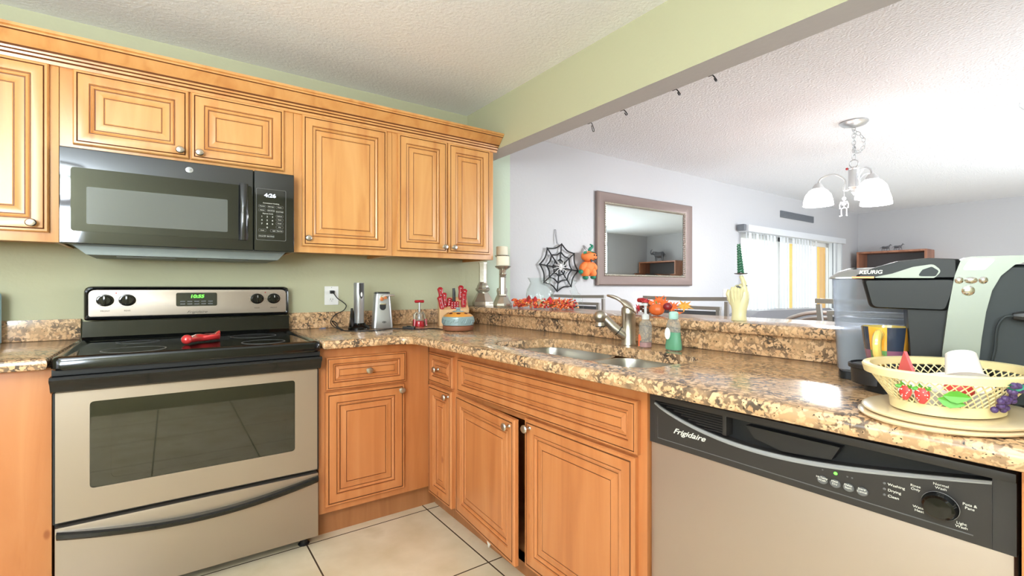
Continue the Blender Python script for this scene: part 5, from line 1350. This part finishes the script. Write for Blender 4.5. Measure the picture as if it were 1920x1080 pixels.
# pumpkin doll
px, pz = 2.778, 1.32
t = thing('pumpkin_doll', 'stuffed orange pumpkin headed doll with green leaves hanging beside the mirror', 'doll', (px, 0, pz))
b = B(); rs = []
hc_ = Vector((px + .004, -.055, 1.372)); 
for j in range(13):
    th = PI * (j + .01) / 12.02; rs.append([tuple(hc_ + Vector((.080 * math.sin(th) * (1 + .06 * abs(math.cos(3 * q_))) * math.cos(q_), .042 * math.sin(th) * math.sin(q_), -.044 * math.cos(th)))) for q_ in [2 * PI * k / 36 for k in range(36)]])
b.rings(rs); hd_ = part('head', b, 'orange', t)
b = B(); b.ball(hc_ + Vector((.050, -.036, .008)), .006, 8, 6); b.ball(hc_ + Vector((.018, -.043, .010)), .006, 8, 6); b.tube(smooth([hc_ + Vector((.014, -.044, -.016)), hc_ + Vector((.034, -.043, -.024)), hc_ + Vector((.056, -.036, -.016))], 4), .0022, 5); part('face', b, 'blackm', hd_)
b = B(); leaf(b, hc_ + Vector((-.01, -.02, .036)), (-1, -.1, -.25), (0, -.3, 1), .085, .052); leaf(b, hc_ + Vector((-.005, -.025, .036)), (.6, -.1, -.1), (0, -.4, 1), .05, .035); b.tube(smooth([hc_ + Vector((.004, 0, .038)), hc_ + Vector((.010, 0, .062)), hc_ + Vector((.034, 0, .078)), hc_ + Vector((.030, 0, .094)), hc_ + Vector((.012, 0, .098))], 4), [.014] * 6 + [.011] * 6 + [.006] * 5, 9); part('stem_leaves', b, 'leafg', t)
b = B()
def limb(pts, r): b.tube(smooth(pts, 5), [r[0] + (r[-1] - r[0]) * i / (len(pts) * 5 - 5) + .006 * math.sin(PI * i / (len(pts) * 5 - 5)) for i in range(len(pts) * 5 - 4)], 12)
b.ball((px + .004, -.045, 1.285), (.062, .036, .058), 18, 12)
limb([(px - .030, -.045, 1.310), (px - .065, -.05, 1.283), (px - .080, -.052, 1.258)], (.024, .017)); limb([(px + .040, -.045, 1.310), (px + .068, -.05, 1.288), (px + .074, -.05, 1.262)], (.022, .016))
limb([(px - .026, -.045, 1.265), (px - .034, -.05, 1.232), (px - .034, -.05, 1.212)], (.034, .026)); limb([(px + .036, -.045, 1.265), (px + .046, -.05, 1.234), (px + .048, -.05, 1.214)], (.034, .026))
part('body', b, 'orange', t)
for x_, z__, r_ in ((px - .036, 1.200, (.026, .024, .017)), (px + .050, 1.204, (.024, .024, .017)), (px - .088, 1.246, (.020, .018, .018))):
    b = B(); b.ball((x_, -.055, z__), r_, 14, 9); part('green_mitten' if r_[0] == .020 else 'green_shoe', b, 'leafg', t)
b = B()
for s_ in (-1, 1): b.rings([[(px + .018, y_, 1.336), (px + .018 + s_ * .028, y_, 1.350), (px + .018 + s_ * .028, y_, 1.322)] for y_ in (-.086, -.092)])
part('bow_tie', b, 'blackm', t)
b = B(); b.tube([(px - .012, -.05, 1.41), (px - .018, -.006, 1.462), (px - .002, -.002, 1.466), (px + .006, -.05, 1.42)], .0013, 5); part('hanging_loop', b, 'bronze', t)

b = B(); b.box(4.84, 4.93, -.001, -.008, 1.02, 1.105, .002); b.box(4.875, 4.895, -.008, -.014, 1.05, 1.075, .001)
single('light_switch', b, 'white', 'small white light switch on the dining wall left of the blinds', 'light switch', (4.885, 0, 1.06))
t = thing('wall_vent', 'long grey wall vent high above the blinds', 'vent', (6.55, 0, 2.03))
b = B(); b.box(6.10, 7.00, -.001, -.016, 1.985, 2.068, .003); part('cover', b, 'ventm', t)
b = B()
for i in range(7): b.box(6.12, 6.98, -.0155, -.020, 1.996 + i * .010, 2.000 + i * .010)
part('louvres', b, 'ventm', t)
# vertical blinds
t = thing('vertical_blinds', 'white vertical blinds with a wide headrail covering the patio door', 'blinds', (6.45, -.06, 0))
b = B(); b.box(5.135, 7.745, -.002, -.125, 1.735, 1.808, .004); part('headrail', b, 'rail', t)
b = B(); b.box(5.085, 5.135, -.02, -.10, 1.745, 1.815, .006); part('end_bracket', b, 'ventm', t)
for i in range(24):
    x_ = 5.20 + i * .0795
    if i in (13,): continue
    if x_ > 7.02: continue
    a = math.radians(rnd.choice((8, 12, 34, 22, -14)) if i < 8 else rnd.choice((5, 8, 12, 26)))
    b = B(); dx, dy = .043 * math.cos(a), .043 * math.sin(a)
    rs = [[(x_ - dx, -.065 - dy, z_), (x_, -.068 + .004 * (1 if z_ > 0 else 1), z_), (x_ + dx, -.065 + dy, z_), (x_ + dx, -.064 + dy, z_), (x_, -.062, z_), (x_ - dx, -.064 - dy, z_)] for z_ in (.03, 1.736)]
    b.rings(rs); part('slat', b, 'slat', t)
for i in range(10):
    x_ = 7.46 + i * .012 if i < 6 else 7.55 + i * .016
    b = B(); b.rings([[(x_ - .004, -.100, z_), (x_ - .002, -.100, z_), (x_ + .006, -.02, z_), (x_ + .004, -.02, z_)] for z_ in (.03, 1.736)]); part('slat', b, 'slat', t)
b = B(); b.tube([(7.37, -.10, 1.73), (7.375, -.10, .9)], .006, 6); b.box(7.36, 7.385, -.09, -.11, .84, .90, .003); part('control_wand', b, 'ventm', t)

# ============================================================ CHAIRS, TABLE, SOFA
def chair(label, yc, first=None):
    t = thing('dining_chair', label, 'chair', (0, 0, 0), 'pewter framed dining chairs at the table')
    def seg(b, p, q_, w=.019, d_=.011):
        p, q_ = Vector(p), Vector(q_); dd = (q_ - p).normalized(); s_ = Vector((1, 0, 0)); o_ = dd.cross(s_).normalized()
        b.rings([[tuple(c_ + s_ * d_ * i_ + o_ * w * j_) for i_, j_ in ((-1, -1), (1, -1), (1, 1), (-1, 1))] for c_ in (p, q_)])
    b = B(); W_ = .268
    b.rings([[(x_, y_, z_ + .004 * (abs(y_) / W_ - .5)) for x_, z_ in ((-.008, 1.047), (.010, 1.047), (.010, 1.067), (-.008, 1.067))] for y_ in (-W_, -.13, 0, .13, W_)])
    for s_ in (-1, 1): seg(b, (0, s_ * (W_ - .012), 1.045), (.045, s_ * (W_ - .050), .50), .009, .009)
    part('outer_frame', b, 'chairmetal', t)
    b = B(); I0 = .222
    b.rings([[(x_, y_, z_) for x_, z_ in ((-.008, 1.0), (.010, 1.0), (.010, 1.018), (-.008, 1.018))] for y_ in (-I0, I0)])
    for s_ in (-1, 1): seg(b, (0, s_ * (I0 - .012), 1.0), (.035, s_ * (I0 - .026), .60), .010, .009)
    seg(b, (.035, -.2, .60), (.035, .2, .60), .013); part('inner_frame', b, 'chairmetal', t)
    b = B(); b.rings([[(x_ - .004, -.198, z_), (x_ + .018, -.195, z_), (x_ + .018, .195, z_), (x_ - .004, .198, z_)] for x_, z_ in ((.0, .993), (.034, .61))]); part('backrest', b, 'leather', t)
    b = B(); b.box(.02, .50, -.245, .245, .455, .515, .018, 3); part('seat', b, 'leather', t)
    for x_, s_ in ((.05, -1), (.05, 1), (.47, -1), (.47, 1)):
        b = B(); seg(b, (x_, s_ * .215, .456), (x_ + (.0 if x_ > .1 else -.03), s_ * .225, .001), .015, .015); part('leg', b, 'chairmetal', t)
    return t
ch = chair('pewter framed leather dining chair nearest the spider web, back to the bar', 0)
ch.location = (2.30, -.415, 0)
for yc, lb in ((-1.266, 'pewter framed leather dining chair in the middle, back to the bar below the mirror'), (-2.20, 'pewter framed leather dining chair partly hidden by the coffee maker')):
    c_ = copy_tree(ch); c_.location = (2.30, yc, 0); c_['label'] = lb
t = thing('dining_table', 'dark dining table standing under the chandelier', 'table', (3.45, -1.5, 0))
b = B(); b.box(2.95, 3.95, -2.4, -.6, .76, .80, .005); part('tabletop', b, 'oak', t)
for x_ in (3.05, 3.85):
    for y_ in (-2.3, -.7):
        b = B(); b.box(x_ - .035, x_ + .035, y_ - .035, y_ + .035, .001, .76, .004); part('leg', b, 'oak', t)
t = thing('armchair', 'low armchair with curved pewter tube rail in front of the sofa', 'chair', (4.35, -1.23, 0))
for dz, dx in ((0, 0), (-.045, .05)):
    b = B(); b.tube(smooth([(4.1 + dx, -.90, .50), (4.1 + dx, -.95, .80 + dz), (4.1 + dx, -1.08, .895 + dz), (4.1 + dx, -1.25, .925 + dz), (4.1 + dx, -1.42, .90 + dz), (4.1 + dx, -1.58, .82 + dz), (4.1 + dx, -1.64, .50)], 6), .016, 10); part('curved_rail', b, 'chairmetal', t)
b = B(); b.box(4.12, 4.62, -1.62, -.92, .42, .50, .02); part('seat', b, 'leather', t)
for x_ in (4.14, 4.58):
    for y_ in (-1.60, -.94): b = B(); b.cyl((x_, y_, .001), (x_, y_, .43), .014); part('leg', b, 'chairmetal', t)
t = thing('sofa', 'long low grey leather sofa in front of the vertical blinds', 'sofa', (5.15, -.75, 0))
b = B(); b.rings([[(x_, y_, z_) for x_, z_ in round_poly([(4.18, .30), (6.12, .30), (6.12, .83), (5.90, .895), (4.40, .905), (4.20, .85)], [.04, .04, .05, .08, .08, .05], 5)] for y_ in (-.40, -.62)]); part('backrest', b, 'gray_fabric', t)
b = B(); b.box(4.2, 6.1, -.62, -.85, .06, .45, .04, 3); part('seat', b, 'gray_fabric', t)
for x_ in (4.2, 6.0): b = B(); b.box(x_ - .06, x_ + .16, -.58, -.86, .06, .60, .05, 3); part('armrest', b, 'gray_fabric', t)
for x_ in (4.3, 6.0):
    for y_ in (-.5, -.78): b = B(); b.cyl((x_, y_, .001), (x_, y_, .075), .025); part('foot', b, 'blackm', t)

# ============================================================ BOOKCASES
def bookcase(label, y0, y1, zt, group):
    t = thing('bookcase', label, 'bookcase', (8.35, (y0 + y1) / 2, 0), group)
    x0, x1 = 8.20, 8.545
    b = B(); b.box(x0, x1, y0, y0 + .025, .001, zt - .025); part('side_panel', b, 'oak', t)
    b = B(); b.box(x0, x1, y1 - .025, y1, .001, zt - .025); part('side_panel', b, 'oak', t)
    b = B(); b.box(x0 - .005, x1, y0, y1, zt - .025, zt, .002); part('top', b, 'oak', t)
    b = B(); b.box(x1 - .012, x1, y0 + .025, y1 - .025, .001, zt - .025); part('back_panel', b, 'darkw', t)
    for k in range(5):
        b = B(); b.box(x0 + .01, x1 - .012, y0 + .025, y1 - .025, .06 + k * .33, .08 + k * .33); part('shelf', b, 'oak', t)
bookcase('oak bookcase in the far corner right of the blinds', -.90, -.10, 1.64, 'oak bookcases')
bookcase('oak bookcase with an elephant figure on top, seen in the wall mirror', -3.93, -3.02, 1.67, 'oak bookcases')


def quad_fig(b, c, s_, d_=1, rear=False, trunk=False):
    """small standing animal along y, d_ = heading"""
    P_ = lambda y, z, x=0: Vector((c[0] + x * s_, c[1] + d_ * y * s_, c[2] + z * s_))
    b.tube([P_(-.5, .62), P_(-.42, .64), P_(0, .60), P_(.36, .66), P_(.46, .66)], [q_ * s_ * (1.45 if trunk else 1) for q_ in (.10, .19, .19, .19, .13)], 12)
    if trunk:
        b.ball(P_(.62, .80), (.15 * s_, .17 * s_, .16 * s_), 12, 8); b.tube(smooth([P_(.72, .78), P_(.90, .76), P_(.98, .92), P_(.90, 1.12), P_(.78, 1.16)], 4), [.07 * s_] * 6 + [.05 * s_] * 6 + [.03 * s_] * 5, 8)
        for x_ in (-.13, .13): b.ball(P_(.52, .82, x_), (.03 * s_, .12 * s_, .15 * s_), 10, 6); b.tube([P_(.72, .72, x_ * .5), P_(.88, .66, x_ * .6)], [.02 * s_, .005 * s_], 6)
    else:
        b.tube([P_(.40, .68), P_(.58, .92), P_(.66, 1.02)], [.12 * s_, .08 * s_, .07 * s_], 8); b.tube([P_(.62, 1.04), P_(.76, .98), P_(.86, .90)], [.075 * s_, .055 * s_, .035 * s_], 8)
        for x_ in (-.03, .03): b.tube([P_(.62, 1.06, x_), P_(.60, 1.16, x_)], [.02 * s_, .005 * s_], 5)
    for y, sp in ((-.40, -.10), (-.30, .12), (.28, -.14), (.40, .16)):
        x_ = .09 if sp > 0 else -.09; w_ = 1.7 if trunk else 1
        b.tube([P_(y, .58, x_), P_(y + sp * .5, .30, x_), P_(y + sp * (.2 if trunk else 1), .012, x_)], [.08 * s_ * w_ ** .5, .045 * s_ * w_, .035 * s_ * w_], 7)
    b.tube(smooth([P_(-.52, .68), P_(-.70, .62), P_(-.78, .40)], 3), [.03 * s_] * 4 + [.012 * s_] * 3, 6)
for y_, lb in ((-.42, 'grey running horse figure, left one on top of the corner bookcase'), (-.56, 'grey running horse figure, right one on top of the corner bookcase')):
    b = B(); quad_fig(b, (8.30, y_, 1.641), .085, -1); single('horse_figurine', b, 'bronze', lb, 'figurine', (8.30, y_, 1.641), 'horse figures on the bookcase')
t = thing('elephant_figurine', 'dark elephant figure with raised trunk on the bookcase seen in the mirror', 'figurine', (8.32, -3.50, 1.671))
b = B(); quad_fig(b, (8.32, -3.50, 1.672), .22, -1, trunk=True); part('body', b, 'bronze', t)

# ============================================================ CHANDELIER
CX, CY = 3.80, -1.565
t = thing('chandelier', 'satin nickel chandelier with lit white glass bell shades hanging from a chain', 'chandelier', (CX, CY, DC))
b = B(); b.lathe([(.082, -.001), (.084, -.008), (.070, -.022), (.030, -.034), (.010, -.040)], (CX, CY, DC), 32); part('canopy', b, 'chandm', t)
b = B()
for k in range(9):
    z0 = DC - .045 - k * .0245; pts = [Vector((CX, CY, z0)) + Vector(((.011 * math.cos(a)) * (k % 2), (.011 * math.cos(a)) * (1 - k % 2), .019 * math.sin(a))) for a in [2 * PI * j / 12 for j in range(12)]]
    b.tube(pts, .0026, 5, closed=True)
lp = smooth([(CX, CY, DC - .06), (CX + .02, CY - .035, DC - .10), (CX + .03, CY - .052, DC - .15), (CX + .02, CY - .035, DC - .20), (CX, CY - .008, DC - .205), (CX, CY, DC - .17)], 4)
for k in range(0, len(lp) - 1, 2):
    m_ = (lp[k] + lp[k + 1]) / 2; d_ = (lp[k + 1] - lp[k]).normalized(); o_ = d_.cross(Vector((1, 0, 0)) if k % 4 else Vector((.2, 1, .3))).normalized()
    b.tube([m_ + d_ * .017 * math.sin(a) + o_ * .010 * math.cos(a) for a in [2 * PI * j / 10 for j in range(10)]], .0025, 5, closed=True)
part('chain', b, 'chandm', t)
b = B(); b.tube([Vector((CX, CY + .026 * math.cos(a), DC - .285 + .026 * math.sin(a))) for a in [2 * PI * j / 18 for j in range(18)]], .0035, 6, closed=True); part('hanging_ring', b, 'chandm', t)
b = B(); b.lathe([(.006, -.305), (.012, -.312), (.034, -.316), (.036, -.322), (.032, -.328), (.033, -.44), (.036, -.446), (.022, -.462), (.014, -.47), (.018, -.480), (.010, -.490), (.004, -.50)], (CX, CY, DC), 28); part('column', b, 'chandm', t)
b = B(); b.ball((CX - .02, CY + .034, DC - .318), .009, 9, 6); part('red_tag', b, 'red', t)
view = Vector((CX, CY + 2.86, 0)).normalized(); rgt = Vector((view.y, -view.x, 0))
arms = [rgt * -.205 + view * -.02, rgt * .095 + view * -.17, rgt * .125 + view * .16]
for dv in arms:
    dn = dv.normalized(); L_ = dv.length; p0 = Vector((CX, CY, DC))
    b = B(); b.tube(smooth([p0 + dn * .020 + Vector((0, 0, -.455)), p0 + dn * .055 + Vector((0, 0, -.462)), p0 + dn * .052 + Vector((0, 0, -.39)), p0 + dn * L_ * .55 + Vector((0, 0, -.345)), p0 + dn * L_ * .9 + Vector((0, 0, -.365)), p0 + dn * L_ + Vector((0, 0, -.405))], 6), .0065, 8); ar_ = part('arm', b, 'chandm', t)
    c_ = p0 + dn * L_
    b = B(); b.lathe([(.010, -.398), (.020, -.402), (.034, -.422), (.040, -.438)], c_, 22); part('shade_cap', b, 'chandm', ar_)
    b = B(); b.lathe([(.030, -.434), (.055, -.450), (.078, -.480), (.088, -.515), (.093, -.555), (.091, -.555), (.086, -.515), (.075, -.482), (.052, -.453), (.030, -.438)], c_, 32, cap0=False, cap1=False); part('glass_shade', b, 'shade', ar_)
    light('chandelier_bulb', 'POINT', tuple(c_ + Vector((0, 0, -.575))), 22, (0.94, 0.97, 1.0), .05)
t = thing('skeleton_charm', 'tiny white skeleton charm dangling under the chandelier', 'charm', (CX, CY + .05, DC - .60))
b = B(); s0 = Vector((CX - .01, CY + .055, DC - .505)); b.tube([s0 + Vector((0, 0, .05)), s0], .0012, 4)
b.ball(s0 + Vector((0, 0, -.012)), (.012, .012, .014), 10, 7); b.tube([s0 + Vector((0, 0, -.02)), s0 + Vector((0, 0, -.075))], .003, 6)
for k in range(3): b.tube([s0 + Vector((0, -.018 + .003 * k, -.034 - .010 * k)), s0 + Vector((-.006, 0, -.036 - .010 * k)), s0 + Vector((0, .018 - .003 * k, -.034 - .010 * k))], .0026, 5)
for s_ in (-1, 1):
    b.tube([s0 + Vector((0, s_ * .018, -.032)), s0 + Vector((0, s_ * .026, -.055)), s0 + Vector((0, s_ * .024, -.078))], .0028, 5)
    b.tube([s0 + Vector((0, 0, -.075)), s0 + Vector((0, s_ * .016, -.080)), s0 + Vector((0, s_ * .017, -.105)), s0 + Vector((0, s_ * .015, -.130)), s0 + Vector((-.012, s_ * .022, -.132))], .0032, 5)
part('skeleton', b, 'spiderm', t)
# small hooks along the beam on the dining side, one hook in the dining ceiling
for i, (y_, lb) in enumerate(((-1.035, 'dark wire hook on the beam, nearest the wall'), (-1.262, 'tiny dark clip on the beam, second from the wall'), (-1.563, 'dark clip on the beam, third from the wall'), (-1.737, 'dark clip on the beam, fourth from the wall and largest'))):
    b = B(); z_ = 1.997
    b.box(1.8005, 1.812, y_ - .010, y_ + .010, z_ - .010, z_ + .012, .002)
    b.tube(smooth([(1.812, y_, z_), (1.83, y_, z_ - .004), (1.84, y_ - .008, z_ - .022 - (.02 if i == 0 else 0)), (1.826, y_ - .012, z_ - .030 - (.02 if i == 0 else 0)), (1.818, y_ - .010, z_ - .020)], 4), .0028 if i else .002, 6)
    single('clip_hook', b, 'blackp', lb, 'hook', (1.805, y_, z_), 'hooks along the beam')
b = B(); b.tube(smooth([(4.24, -2.29, DC - .001), (4.24, -2.29, DC - .02), (4.25, -2.31, DC - .045), (4.24, -2.335, DC - .035)], 4), .0035, 6)
single('ceiling_hook', b, 'chandm', 'small metal hook in the dining room ceiling near the right frame edge', 'hook', (4.24, -2.29, DC))
